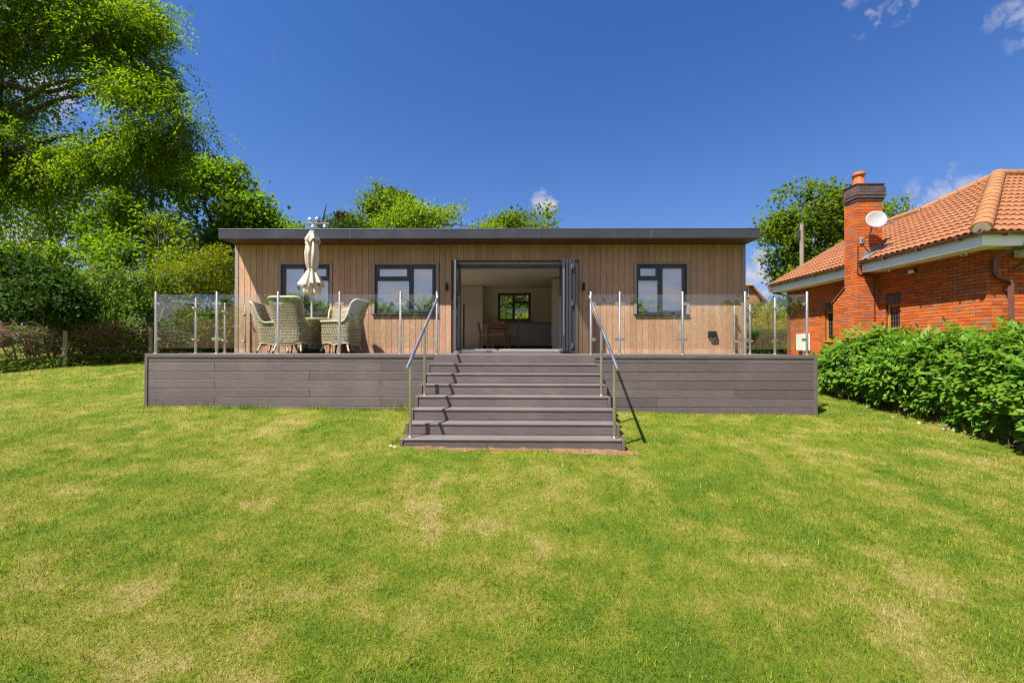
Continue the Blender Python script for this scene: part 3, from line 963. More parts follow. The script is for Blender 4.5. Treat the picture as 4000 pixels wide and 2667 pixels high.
# dining table and chairs
t = thing('dining_table', 'small oak dining table behind the wooden chairs indoors', 'table', (-.6, 13.6, ZF))
o = Vector(t.location)
lb(MB().box(-.965, -.235, 13.1, 14.1, .825, .85, .004), 'top', oak, t, origin=o)
lb(MB().box(-.92, -.28, 13.15, 13.17, .75, .824), 'apron', oak, t, origin=o)
lb(MB().box(-.92, -.28, 14.03, 14.05, .75, .824), 'apron', oak, t, origin=o)
for xx in (-.955, -.30):
    for yy in (13.11, 14.03):
        lb(MB().box(xx, xx + .055, yy, yy + .055, ZF + .001, .824, .004), 'leg', oak, t, origin=o)


def dining_chair(name, label, loc, rz):
    t = thing(name, label, 'chair', loc, rz, 'oak dining chairs')
    # local frame: seat faces +y, back at y=-0.2
    for s in (-1, 1):
        MB().tube([(s * .19, -.235, .003), (s * .19, -.20, .44), (s * .19, -.28, .86)], .017, 4).build('back_leg', oak, t)
        MB().box(s * .19 - .017, s * .19 + .017, .16, .194, .003, .43, .003).build('front_leg', oak, t)
    for z0, z1 in ((.74, .85), (.63, .69), (.52, .565)):
        dy = -.20 - .08 * (z0 - .44) / .42
        MB().box(-.18, .18, dy - .014, dy + .006, z0, z1, .004).build('back_slat', oak, t)
    MB().box(-.21, .21, -.205, .205, .432, .46, .01).build('seat', cream_m, t)
    MB().box(-.17, .17, .165, .185, .37, .431).build('seat_rail', oak, t)
    MB().box(-.17, .17, -.215, -.195, .37, .431).build('seat_rail', oak, t)
    return t


c0 = dining_chair('dining_chair', 'oak dining chair with its slatted back towards the open door', (-.56, 12.98, ZF), 0)
copy_tree(c0, None, (-.98, 13.55, ZF), -PI / 2, 'oak dining chair side-on at the left of the indoor table')
copy_tree(c0, None, (-.20, 13.55, ZF), PI / 2, 'oak dining chair side-on at the right of the indoor table')

# ------------------------------------------------------------------ rattan garden furniture
wick, T = new_mat('rattan_weave')
uv = T.n('ShaderNodeUVMap')
br = T.n('ShaderNodeTexBrick', dict(offset=0.5, offset_frequency=2), Vector=uv.outputs[0], Color1=(0.60, 0.52, 0.37), Color2=(0.44, 0.38, 0.26), Mortar=(0.085, 0.072, 0.045), Scale=1.0)
br.inputs['Mortar Size'].default_value = 0.0075
br.inputs['Mortar Smooth'].default_value = 0.45
br.inputs['Brick Width'].default_value = 0.056
br.inputs['Row Height'].default_value = 0.031
nz = T.n('ShaderNodeTexNoise', Vector=uv.outputs[0], Scale=30.0, Detail=3.0)
col = T.mix(0.35, br.outputs['Color'], T.mix(nz.outputs[0], (0.25, 0.21, 0.14), (0.95, 0.92, 0.85)), 'OVERLAY')
b = T.n('ShaderNodeBsdfPrincipled', Base_Color=col, Roughness=0.5)
bp = T.n('ShaderNodeBump', dict(invert=True), Strength=1.0, Distance=0.012, Height=br.outputs['Fac'])
T.set(b.inputs['Normal'], bp.outputs[0])
finish(wick, b)
wick_rim = noisy('rattan_rim', (0.52, 0.46, 0.33), (0.34, 0.29, 0.20), scale=60, stretch=(1, 1, 1), rough=0.5, bump=0.6, bdist=0.006)
cushion = noisy('cushion_grey', (0.35, 0.33, 0.30), (0.31, 0.29, 0.27), scale=60, rough=0.95, bump=0.2)


def sheet(name, grid, uvs, mat, parent, thick=0.0):
    """grid: rows of points; keeps UVs for the weave"""
    r, c_ = len(grid), len(grid[0])
    me = bpy.data.meshes.new(name)
    vs = [tuple(p) for row in grid for p in row]
    fs = [(i * c_ + j, i * c_ + j + 1, (i + 1) * c_ + j + 1, (i + 1) * c_ + j) for i in range(r - 1) for j in range(c_ - 1)]
    me.from_pydata(vs, [], fs)
    ul = me.uv_layers.new(name='UVMap')
    flatuv = [uvs[i][j] for i in range(r) for j in range(c_)]
    for li, l in enumerate(me.loops):
        ul.data[li].uv = flatuv[l.vertex_index]
    me.polygons.foreach_set('use_smooth', [True] * len(me.polygons))
    me.update()
    o = put(name, me, mat, parent)
    if thick:
        md = o.modifiers.new('thick', 'SOLIDIFY'); md.thickness = thick; md.offset = -1
    return o


def rattan_chair(label, loc, rz):
    t = thing('rattan_chair', label, 'chair', loc, rz, 'rattan armchairs round the garden table')
    # local: faces +y; plan is a U open to +y. u runs left arm front -> back -> right arm front
    NU, NV = 81, 18
    grid, uvs = [], []
    def plan(u, k):
        # half-width grows upward; superellipse U
        hw, bk = 0.29 + 0.065 * k, 0.30 + 0.075 * k
        if u < .28:
            s = u / .28
            return (-hw, 0.30 - s * 0.36), s * .36
        if u > .72:
            s = (1 - u) / .28
            return (hw, 0.30 - s * 0.36), 0.36 + .95 + .36 - s * .36
        a = (u - .28) / .44 * PI
        ex = 0.40
        cx = -math.copysign(abs(math.cos(a)) ** ex, math.cos(a)) * hw
        sy = -0.06 - (abs(math.sin(a)) ** ex) * bk * 0.86
        return (cx, sy), .36 + (u - .28) / .44 * .95
    def top(u):
        s = abs(u - .5) * 2          # 0 at the back, 1 at arm fronts
        if s < .30:
            return 1.12 - .085 * (s / .3) ** 5
        if s < .47:
            q = (s - .30) / .17
            return 1.035 - .365 * (q ** .8 * (2.2 - 1.2 * q))
        return 0.670 - .012 * (s - .47)
    def bot(u):
        s = abs(u - .5) * 2
        return .175 + .045 * abs(math.sin(2 * PI * (s * .93 + .0))) 
    for i in range(NV):
        v = i / (NV - 1)
        row, ur = [], []
        for j in range(NU):
            u = j / (NU - 1)
            z = bot(u) + (top(u) - bot(u)) * v
            k = max(0, (z - .2)) / .9
            (px, py), L = plan(u, k ** 1.1 + .10 * max(0, z - .75) / .3)
            lean = -.10 * max(0, (z - .45) / .65) ** 1.3 * (1 if py < -.05 else max(0, 1 - (py + .05) / .3))
            row.append((px, py + lean, z)); ur.append((L, z))
        acc = 0.0
        for j in range(NU):
            if j:
                acc += math.hypot(row[j][0] - row[j - 1][0], row[j][1] - row[j - 1][1])
            ur[j] = (acc, ur[j][1])
        mid_ = ur[NU // 2][0]
        ur = [(a_ - mid_, b_) for a_, b_ in ur]
        grid.append(row); uvs.append(ur)
    sheet('shell', grid, uvs, wick, t, .035)
    rim = [(x * .985, y_ + .012, z + .004) for (x, y_, z) in grid[-1]]
    MB().tube(rim, .026, 8).build('rim', wick_rim, t, 60)
    rb = [(x * .985, y_ + .012, z) for (x, y_, z) in grid[0]]
    MB().tube(rb, .017, 6).build('bottom_rim', wick_rim, t, 60)
    # front apron and arm fronts
    g2, u2 = [], []
    for i in range(6):
        z = .20 + .20 * i / 5
        g2.append([(-.27 + .54 * j / 8, .30, z - (.035 * math.cos(PI * (j / 8 - .5)) * 0 if i else -.03 * math.sin(PI * j / 8))) for j in range(9)])
        u2.append([(.54 * j / 8, z) for j in range(9)])
    sheet('apron', g2, u2, wick, t, .03)
    MB().box(-.275, .275, -.30, .30, .385, .415, .01).build('seat', wick_rim, t)
    MB().box(-.265, .265, -.27, .295, .416, .47, .022).build('seat_cushion', cushion, t)
    for s in (-1, 1):
        for yy, dy in ((.27, .05), (-.24, -.07)):
            l = MB().tube([(s * .245, yy, .23), (s * .275, yy + dy * .6, .10), (s * .295, yy + dy, .045)], [.026, .022, .019], 8).build('leg', wick_rim, t, 60)
            MB().tube([(s * .295, yy + dy, .046), (s * .305, yy + dy * 1.2, .002)], [.021, .017], 8).build('foot_cap', black_pl, l, 60)
    return t


TBX, TBY = -4.55, 9.28
ch = rattan_chair('high-backed rattan chair with its back to the lawn, left of the parasol', (-4.66, 8.83, 0), math.radians(-3))
copy_tree(ch, None, (-3.80, 9.12, 0), math.radians(84), 'rattan chair with its back turned right, nearest the window pair')
copy_tree(ch, None, (-5.42, 9.50, 0), math.radians(-82), 'rattan chair at the far left of the garden table')
copy_tree(ch, None, (-4.30, 9.90, 0), math.radians(176), 'rattan chair on the wall side of the garden table')

t = thing('garden_table', 'round rattan garden table with the parasol pole through it', 'table', (TBX, TBY, 0))
MB().lathe([(.02, .745), (.60, .745), (.615, .735), (.615, .705), (.60, .695), (.02, .695)], (0, 0, 0), 40).build('top', wick_rim, t, 40)
g2, u2 = [], []
for i in range(6):
    z = .10 + .58 * i / 5
    rr = .26 - .07 * math.sin(PI * i / 5)
    g2.append([(rr * math.cos(2 * PI * j / 24), rr * math.sin(2 * PI * j / 24), z) for j in range(25)])
    u2.append([(j / 24 * 1.5, z) for j in range(25)])
sheet('pedestal', g2, u2, wick, t, .02)
MB().lathe([(.0, .002), (.27, .002), (.28, .02), (.27, .10), (.05, .12)], (0, 0, 0), 28).build('foot_ring', black_pl, t, 40)

# closed parasol
canvas = noisy('canvas', (0.56, 0.475, 0.40), (0.50, 0.42, 0.35), scale=40, rough=0.9, bump=0.25, bdist=0.003, blotch=.15, spec=.15)
t = thing('parasol', 'closed cream canvas parasol tied round its pole above the garden table', 'parasol', (TBX, TBY, 0))
MB().tube([(0, 0, .125), (0, 0, 2.66)], .021, 14).build('pole', noisy('pole_paint', (.50, .47, .40), (.46, .43, .37), scale=9, rough=.4), t, 40)


def folds(prof, nseg, lobes, amp, seed, name, thick=.004, wob=.02):
    rg = random.Random(seed)
    ph = [rg.uniform(0, 6.28) for _ in range(6)]
    g = []
    for i, (r, z, am) in enumerate(prof):
        row = []
        for j in range(nseg + 1):
            a = 2 * PI * j / nseg
            f = math.cos(lobes * a + ph[0] + .9 * math.sin(3 * z + ph[1]))
            f = math.copysign(abs(f) ** .75, f)
            f2 = math.cos((lobes * 2 + 3) * a + ph[2] + 3 * z) * .3
            f3 = math.sin(2 * a + ph[3] + 2.2 * z) * .35
            rr = r * (1 + am * (f + f2 + f3))
            dz = wob * am * math.cos(lobes * a + ph[4]) * 2
            row.append((rr * math.cos(a), rr * math.sin(a), z + dz))
        g.append(row)
    u = [[(j / nseg, i / len(prof)) for j in range(nseg + 1)] for i in range(len(prof))]
    return sheet(name, g, u, canvas, t, thick)


def lerp_prof(keys, n):
    out = []
    zs = [k_[1] for k_ in keys]
    for i in range(n):
        z = zs[0] + (zs[-1] - zs[0]) * i / (n - 1)
        for a, bb in zip(keys[:-1], keys[1:]):
            if a[1] >= z >= bb[1]:
                q = (a[1] - z) / (a[1] - bb[1] + 1e-9)
                out.append((a[0] + (bb[0] - a[0]) * q, z, a[2] + (bb[2] - a[2]) * q))
                break
    return out


folds(lerp_prof([(.03, 2.66, 0), (.085, 2.52, .10), (.115, 2.35, .17), (.125, 2.2, .20), (.112, 2.0, .2), (.085, 1.86, .16)], 22), 96, 8, .2, 3, 'canopy')
folds(lerp_prof([(.083, 1.83, .16), (.115, 1.72, .24), (.16, 1.6, .28), (.195, 1.5, .30)], 12), 96, 8, .2, 3, 'canopy_skirt', wob=.06)
folds(lerp_prof([(.075, 1.78, .1), (.12, 1.6, .16), (.15, 1.48, .2), (.150, 1.38, .24), (.125, 1.30, .26)], 14), 80, 6, .2, 9, 'canopy_hem', wob=.05)
folds(lerp_prof([(.05, 2.675, 0), (.085, 2.60, .12), (.125, 2.50, .20), (.14, 2.455, .25)], 8), 72, 5, .2, 5, 'vent_cap', wob=.10)
MB().lathe([(.0, 2.71), (.045, 2.705), (.062, 2.69), (.062, 2.668), (.04, 2.66), (.0, 2.66)][::-1], (0, 0, 0), 20).build('finial', canvas, t, 40)
MB().lathe([(.078, 1.828), (.093, 1.832), (.093, 1.868), (.078, 1.872)], (0, 0, 0), 24).build('tie_strap', canvas, t, 40)

# ------------------------------------------------------------------ brick house on the right
def brick_material(name, stops, rough=0.85):
    m, T = new_mat(name)
    oi = T.n('ShaderNodeObjectInfo'); gi = T.n('ShaderNodeNewGeometry'); tc = T.n('ShaderNodeTexCoord')
    r = T.math('FRACT', T.math('ADD', oi.outputs['Random'], gi.outputs['Random Per Island']))
    nz = T.n('ShaderNodeTexNoise', Vector=gi.outputs['Position'], Scale=26.0, Detail=6.0, Roughness=0.7)
    big = T.n('ShaderNodeTexNoise', Vector=gi.outputs['Position'], Scale=1.1, Detail=4.0, Roughness=0.6)
    f = T.math('ADD', T.math('MULTIPLY', r, 0.80), T.math('MULTIPLY', nz.outputs[0], 0.20))
    col = T.ramp(f, stops)
    col = T.mix(T.rng(nz.outputs[0], 0.4, 0.75, 0.0, 0.25), col, (0.13, 0.04, 0.02))
    col = T.mix(T.rng(big.outputs[0], 0.5, 0.75, 0.0, 0.3), col, (0.36, 0.15, 0.075))
    b = T.n('ShaderNodeBsdfPrincipled', Base_Color=col, Roughness=rough)
    b.inputs['Specular IOR Level'].default_value = 0.2
    bp = T.n('ShaderNodeBump', Strength=0.5, Distance=0.006, Height=nz.outputs[0])
    T.set(b.inputs['Normal'], bp.outputs[0])
    return finish(m, b)


brick_m = brick_material('red_brick', [(0.05, (0.24, 0.072, 0.036)), (0.25, (0.40, 0.085, 0.020)), (0.5, (0.48, 0.100, 0.020)), (0.72, (0.50, 0.135, 0.026)), (0.84, (0.31, 0.13, 0.075)), (0.95, (0.21, 0.085, 0.06))])
brick_up = brick_m
blue_brick = brick_material('blue_brick', [(0.1, (0.055, 0.045, 0.05)), (0.5, (0.085, 0.07, 0.075)), (0.9, (0.12, 0.085, 0.08))], 0.6)
mortar_m = noisy('mortar', (0.15, 0.06, 0.035), (0.10, 0.042, 0.026), scale=30, rough=.95, bump=.4, spec=.1)
tile_m, T = new_mat('roof_tile')
oi = T.n('ShaderNodeObjectInfo'); gi = T.n('ShaderNodeNewGeometry')
r = T.math('FRACT', T.math('ADD', oi.outputs['Random'], gi.outputs['Random Per Island']))
nz = T.n('ShaderNodeTexNoise', Vector=gi.outputs['Position'], Scale=14.0, Detail=6.0, Roughness=0.7)
big = T.n('ShaderNodeTexNoise', Vector=gi.outputs['Position'], Scale=0.9, Detail=5.0, Roughness=0.65)
col = T.mix(r, (0.245, 0.100, 0.046), (0.185, 0.070, 0.032))
col = T.mix(T.rng(nz.outputs[0], 0.4, 0.75, 0.0, 0.4), col, (0.27, 0.125, 0.064))
col = T.mix(T.rng(big.outputs[0], 0.52, 0.8, 0.0, 0.45), col, (0.21, 0.105, 0.065))
b = T.n('ShaderNodeBsdfPrincipled', Base_Color=col, Roughness=0.85)
b.inputs['Specular IOR Level'].default_value = 0.2
bp = T.n('ShaderNodeBump', Strength=0.4, Distance=0.006, Height=nz.outputs[0])
T.set(b.inputs['Normal'], bp.outputs[0])
finish(tile_m, b)
ridge_m = noisy('ridge_tile_clay', (0.29, 0.125, 0.045), (0.235, 0.095, 0.034), scale=12, rough=.85, bump=.3, var=.1, blotch=.15)
white_board = noisy('white_fascia', (0.84, 0.84, 0.85), (0.78, 0.78, 0.80), scale=6, rough=.45, blotch=.1)
soffit_w = noisy('white_soffit', (0.74, 0.72, 0.68), (0.70, 0.68, 0.64), scale=6, rough=.5)
gutter_m = noisy('brown_gutter', (0.150, 0.058, 0.042), (0.120, 0.047, 0.035), scale=8, rough=.4, spec=.45)
golden = noisy('golden_oak', (0.42, 0.205, 0.035), (0.34, 0.155, 0.024), scale=14, stretch=(1, 1, .15), rough=.4)
lead_m = noisy('lead', (0.16, 0.165, 0.18), (0.22, 0.225, 0.24), scale=12, rough=.5, metal=.3, bump=.3)
terracotta = noisy('terracotta', (0.46, 0.125, 0.045), (0.38, 0.098, 0.035), scale=12, rough=.7)
dark_glass = glass('dark_pane', (0.35, 0.37, 0.36), 1.0, 0.07)

HX, HY0, HY1 = 9.5, 8.66, 15.0
house = thing('brick_house', 'red brick bungalow with orange tiled hip roof and white eaves', 'house', (11.5, 12, -0.7))
HO = Vector(house.location)


def hb(mb, name, mat, parent=house, smooth=None, **kw):
    return lb(mb, name, mat, parent, smooth, origin=HO, **kw)


WN2 = (10.60, 11.00, -0.25, 1.26)      # y0,y1,z0,z1 in the long wall
WN1 = (12.72, 13.16, 0.38, 1.28)
ZW0, ZW1 = -0.72, 2.18
cm_ = MB()
# mortar-coloured core of the walls with openings
for y0, y1, z0, z1 in ((HY0 + .012, WN2[0], ZW0, ZW1), (WN2[0], WN2[1], ZW0, WN2[2]), (WN2[0], WN2[1], WN2[3], ZW1), (WN2[1], WN1[0], ZW0, ZW1),
                       (WN1[0], WN1[1], ZW0, WN1[2]), (WN1[0], WN1[1], WN1[3], ZW1), (WN1[1], HY1 - .012, ZW0, ZW1)):
    cm_.box(HX + .017, HX + .28, y0, y1, z0, z1)
cm_.box(HX + .285, 10.28, HY0 + .012, HY0 + .28, ZW0, ZW1).box(10.28, 12.1, HY0 + .012, HY0 + .28, ZW0, -.35).box(10.28, 12.1, HY0 + .012, HY0 + .28, 1.95, ZW1).box(12.1, 16, HY0 + .012, HY0 + .28, ZW0, ZW1)
cm_.box(HX + .285, 15, HY1 - .28, HY1 - .012, ZW0, ZW1)
hwall = hb(cm_, 'wall', mortar_m)
# chimney core
cc = MB()
CX0, CX1, CY0, CY1 = 8.93, 9.605, 11.2, 11.63
cc.box(CX0 + .017, CX1 - .012, CY0 + .017, CY1 - .012, ZW0, 4.02)
cc.prism([(11.60, ZW0), (12.04, ZW0), (12.04, 1.39), (11.60, 1.72)], 0, CX0 + .012, CX1 - .012)
cc.box(CX0 - .01, CX1 + .01, CY0 - .01, CY1 + .01, 4.02, 4.44)
chim = hb(cc, 'chimney', mortar_m)

bricks = []   # (centre xyz, length, rotz, parent, material, normal)
CH = .075


def lay(p0, u, rot, n, L, z0, z1, parent, mat, holes=(), bond0=0, proud=0.0, top=None):
    nc = int(round((z1 - z0) / CH))
    for c_ in range(nc):
        zc = z0 + c_ * CH + .0375
        s = -.1125 if (c_ + bond0) % 2 else 0.0
        while s < L - .02:
            a, bb = max(s, 0), min(s + .215, L)
            s += .225
            if bb - a < .03:
                continue
            parts = [(a, bb)]
            for h0, h1, k0, k1 in holes:
                if zc + .03 > k0 and zc - .03 < k1:
                    np_ = []
                    for q0, q1 in parts:
                        if q1 <= h0 or q0 >= h1:
                            np_.append((q0, q1))
                        else:
                            if q0 < h0: np_.append((q0, h0 - .005))
                            if q1 > h1: np_.append((h1 + .005, q1))
                    parts = np_
            if top is not None:
                parts = [(q0, min(q1, top(zc))) for q0, q1 in parts if q0 < top(zc) - .03]
            for q0, q1 in parts:
                if q1 - q0 > .03:
                    m_ = (q0 + q1) / 2
                    bricks.append((Vector(p0) + Vector(u) * m_ - Vector(n) * (-proud) + Vector((0, 0, zc - p0[2])), round(q1 - q0, 2), rot, parent, mat, Vector(n)))


RL = -PI / 2
# long wall facing the garden (runs along +y)
lay((HX, HY0, ZW0), (0, 1, 0), RL, (-1, 0, 0), HY1 - HY0, ZW0, ZW1, hwall, brick_m,
    holes=[(CY0 - HY0 + .0, 12.05 - HY0, -9, 1.3), (CY0 - HY0 + .0, CY1 - HY0, 1.3, 9), (WN2[0] - HY0, WN2[1] - HY0, WN2[2], WN2[3] + .225), (WN1[0] - HY0, WN1[1] - HY0, WN1[2], WN1[3] + .225)])
# short front wall
lay((HX + .105, HY0, ZW0), (1, 0, 0), 0, (0, -1, 0), 5.4, ZW0, ZW1, hwall, brick_m, bond0=1, holes=[(10.275 - HX - .105, 12.105 - HX - .105, -.36, 1.955)])
# chimney front, garden side, shoulder
lay((CX0, CY0, ZW0), (1, 0, 0), 0, (0, -1, 0), CX1 - CX0, ZW0, 4.005, chim, brick_m)
lay((CX0, CY0 + .105, ZW0), (0, 1, 0), RL, (-1, 0, 0), 0.75, ZW0, 4.005, chim, brick_m, bond0=1,
    top=lambda z: (12.05 - CY0 - .105) if z < 1.39 else (12.05 - (z - 1.39) / .33 * .42 - CY0 - .105) if z < 1.72 else (CY1 - CY0 - .105))
# corbelled blue-brick head
for c_, pr in enumerate((.018, .04, .052, .052, .045, .02)):
    z0 = 4.008 + c_ * CH
    lay((CX0 - pr, CY0 - pr, z0), (1, 0, 0), 0, (0, -1, 0), CX1 - CX0 + 2 * pr, z0, z0 + CH, chim, blue_brick, bond0=c_)
    lay((CX0 - pr, CY0 - pr + .105, z0), (0, 1, 0), RL, (-1, 0, 0), CY1 - CY0 + 2 * pr - .21, z0, z0 + CH, chim, blue_brick, bond0=c_ + 1)
    if c_:
        lay((CX1 + pr, CY0 - pr + .105, z0), (0, 1, 0), PI / 2, (1, 0, 0), CY1 - CY0 + 2 * pr - .21, z0, z0 + CH, chim, blue_brick, bond0=c_ + 1)
hb(MB().box(CX0 - .04, CX1 + .04, CY0 - .04, CY1 + .04, 4.449, 4.462), 'mortar_cap', mortar_m, chim)
camp = Vector((0, 0, .09))


def score(bk):
    c_, L, rot, par, mat, n = bk
    d = c_ - camp
    if c_.z < 0.25 or (par is chim and c_.y > 11.4 and n.x > 0):
        return 0
    return L * abs(n.dot(d.normalized())) / d.length_squared


order = sorted(range(len(bricks)), key=lambda i: -score(bricks[i]))
single = set(order[:300])
bmesh_cache = {}
rest = {}
for i, (c_, L, rot, par, mat, n) in enumerate(bricks):
    if i in single:
        key = (L, mat.name)
        if key not in bmesh_cache:
            me = MB().box(-L / 2, L / 2, 0, .10, -.0325, .0325, .003).mesh('brick')
            me.materials.append(mat)
            bmesh_cache[key] = me
        put('brick', bmesh_cache[key], None, par, loc=c_ - HO, rot=(0, 0, rot))
    else:
        m_ = rest.setdefault((par.name, mat.name), MB())
        cs, sn = math.cos(rot), math.sin(rot)
        vs = []
        for x in (-L / 2, L / 2):
            for y_ in (0, .10):
                for z in (-.0325, .0325):
                    vs.append((c_.x + cs * x - sn * y_, c_.y + sn * x + cs * y_, c_.z + z))
        m_.add(vs, [(0, 1, 3, 2), (4, 6, 7, 5), (0, 4, 5, 1), (2, 3, 7, 6), (0, 2, 6, 4), (1, 5, 7, 3)])
for (pn, mn), m_ in rest.items():
    hb(m_, 'bricks', MATS[mn], bpy.data.objects[pn], kind='stuff')

# shoulder tiles on the chimney
for k in range(6):
    f0, f1 = k / 6, (k + 1) / 6
    y0, z0 = 12.08 - .47 * f0, 1.38 + .37 * f0
    y1, z1 = 12.08 - .47 * f1, 1.38 + .37 * f1
    hb(MB().prism([(y0 + .01, z0 + .03), (y1 - .02, z1 + .03), (y1 - .02, z1 + .05), (y0 + .01, z0 + .055)], 0, CX0 - .03, CX1 - .01), 'shoulder_tile', tile_m, chim)
# pot
hb(MB().lathe([(.15, 0), (.145, .04), (.118, .20), (.115, .27), (.15, .30), (.155, .335), (.12, .36), (.118, .385), (.09, .385)], (9.16, 11.42, 4.462), 10), 'chimney_pot', terracotta, chim, 20)
# lintels of blue brick on end, window frames
for y0, y1, zl in ((WN2[0] - .03, WN2[1] + .03, WN2[3]), (WN1[0] - .03, WN1[1] + .03, WN1[3])):
    k = y0
    while k < y1 - .03:
        hb(MB().box(HX - .004, HX + .1, k + .004, k + .068, zl + .003, zl + .22, .003), 'lintel_brick', blue_brick, hwall)
        k += .0745


def long_window(y0, y1, z0, z1, nm):
    s = .06
    m = MB().box(HX + .05, HX + .12, y0, y0 + s, z0, z1, .004).box(HX + .05, HX + .12, y1 - s, y1, z0, z1, .004)
    m.box(HX + .05, HX + .12, y0 + s, y1 - s, z0, z0 + s, .004).box(HX + .05, HX + .12, y0 + s, y1 - s, z1 - s, z1, .004)
    w = hb(m, 'window', golden)
    hb(MB().box(HX + .08, HX + .086, y0 + s - .003, y1 - s + .003, z0 + s - .003, z1 - s + .003), 'pane', dark_glass, w)
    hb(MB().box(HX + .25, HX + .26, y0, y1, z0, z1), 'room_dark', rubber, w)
    hb(MB().box(HX - .05, HX + .05, y0 - .04, y1 + .04, z0 - .045, z0 - .003, .006), 'sill', golden, w)
    n = 4
    for k in range(1, n):
        yy = y0 + s + (y1 - y0 - 2 * s) * k / n
        hb(MB().box(HX + .076, HX + .0795, yy - .003, yy + .003, z0 + s, z1 - s), 'leading', lead_m, w)
    k = z0 + s + .12
    while k < z1 - s:
        hb(MB().box(HX + .0755, HX + .079, y0 + s, y1 - s, k - .003, k + .003), 'leading', lead_m, w)
        k += .13
    return w


long_window(*WN2, 'a')
long_window(*WN1, 'b')
# front window at the picture's edge
m = MB().box(10.285, 10.36, HY0 + .03, HY0 + .11, -.345, 1.945, .004).box(11.2, 11.275, HY0 + .03, HY0 + .11, -.345, 1.945, .004).box(12.02, 12.095, HY0 + .03, HY0 + .11, -.345, 1.945, .004)
m.box(10.36, 12.02, HY0 + .033, HY0 + .11, 1.87, 1.945, .004).box(10.36, 12.02, HY0 + .033, HY0 + .11, 1.33, 1.40, .004).box(10.36, 12.02, HY0 + .033, HY0 + .11, -.345, -.27, .004)
w = hb(m, 'window', golden)
hb(MB().box(10.355, 12.025, HY0 + .07, HY0 + .076, -.275, 1.875), 'pane', dark_glass, w)
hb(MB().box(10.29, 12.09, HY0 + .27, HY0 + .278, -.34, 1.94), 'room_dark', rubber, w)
k = 10.45
while k < 12.0:
    hb(MB().box(k - .003, k + .003, HY0 + .064, HY0 + .069, -.27, 1.87), 'leading', lead_m, w)
    k += .11

# ---- roof planes
EX, EY0, EY1, EZ = 9.0, 8.29, 15.2, 2.40
TP = 0.59
APX = Vector((13.24, 11.77, EZ + (13.24 - EX) * TP))
RX = 12.15
RZ = EZ + (RX - EX) * TP
TF = (APX.z - EZ) / (APX.y - EY0)
rbase = MB()
# closed roof body just under the tiles
dz = -.03
e0, e1 = Vector((EX, EY0, EZ + dz)), Vector((EX, EY1, EZ + dz))
r1, r2 = Vector((RX, EY1, RZ + dz)), Vector((RX, 12.82, RZ + dz))
ap = APX + Vector((0, 0, dz)); ap2 = Vector((18, APX.y, APX.z + dz)); e2 = Vector((18, EY0, EZ + dz))
rbase.add([e0, e1, r1, r2, ap], [(0, 1, 2, 3, 4)])
rbase.add([e0, ap, ap2, e2], [(0, 1, 2, 3)])
rbase.add([r1, r2, (RX + 3, 12.82, EZ + dz), (RX + 3, EY1, EZ + dz)], [(0, 1, 2, 3)])
rbase.add([ap, ap2, (18, 15.4, EZ + dz), (RX, 15.0, EZ + dz)], [(0, 1, 2, 3)])
rbase.add([e1, r1, (RX + 3, EY1, EZ + dz)], [(0, 1, 2)])
hroof = hb(rbase, 'roof', tile_m)
TW, TG = .30, .298
us = [0, .03, .075, .115, .15, .18, .225, .265, .30]
hs = [.004, .026, .030, .006, .004, .026, .030, .006, .004]


def tile_mesh():
    vs, fs = [], []
    n = len(us)
    for s, lift in ((0, .034), (.33, .004)):
        vs += [(u_, s, h_ + lift) for u_, h_ in zip(us, hs)]
    vs += [(u_, 0, h_ + .012) for u_, h_ in zip(us, hs)]
    for i in range(n - 1):
        fs.append((i, i + 1, n + i + 1, n + i))
        fs.append((2 * n + i, 2 * n + i + 1, i + 1, i))
    m = MB().add(vs, fs)
    me = bpy.data.meshes.new('tile'); me.from_pydata(m.v, [], m.f); me.update()
    return me


TM = tile_mesh()
TM.materials.append(tile_m)
tiles = []   # matrix, clip planes or None


def tile_plane(origin, along, up, length, inside_planes, rows_, parent):
    along = Vector(along).normalized(); up = Vector(up).normalized(); nrm = along.cross(up)
    if nrm.z < 0:
        nrm = -nrm
    R = Matrix((along, up, nrm)).transposed()
    for rr in range(rows_):
        k = 0
        while k * TW < length:
            o = Vector(origin) + along * (k * TW) + up * (rr * TG - .03)
            k += 1
            corners = [o + along * a + up * b_ for a in (0, TW) for b_ in (0, .33)]
            cut, out = [], False
            for (p, n) in inside_planes:
                d = [(c_ - p).dot(n) for c_ in corners]
                if max(d) <= 0.02:
                    out = True; break
                if min(d) < 0:
                    cut.append((p, n))
            if out:
                continue
            M = R.to_4x4(); M.translation = o
            tiles.append((M, cut, o))


hip = (APX - Vector((EX, EY0, EZ)))
hn = Vector((-hip.y, hip.x, 0)).normalized()          # towards the long side (+y, -x)
back = Vector((RX, 12.82, RZ)) - APX
bn = Vector((back.y, -back.x, 0)).normalized()
if bn.dot(Vector((EX, 12, 0)) - Vector((APX.x, APX.y, 0))) < 0:
    bn = -bn
upL = Vector((1, 0, TP))
tile_plane((EX, EY1, EZ), (0, -1, 0), upL, EY1 - EY0, [(Vector((EX, EY0, 0)), hn), (Vector((APX.x, APX.y, 0)), bn) if False else (Vector((APX.x + .01, APX.y, 0)), Vector((-1, 0, 0)))], 17, hroof)
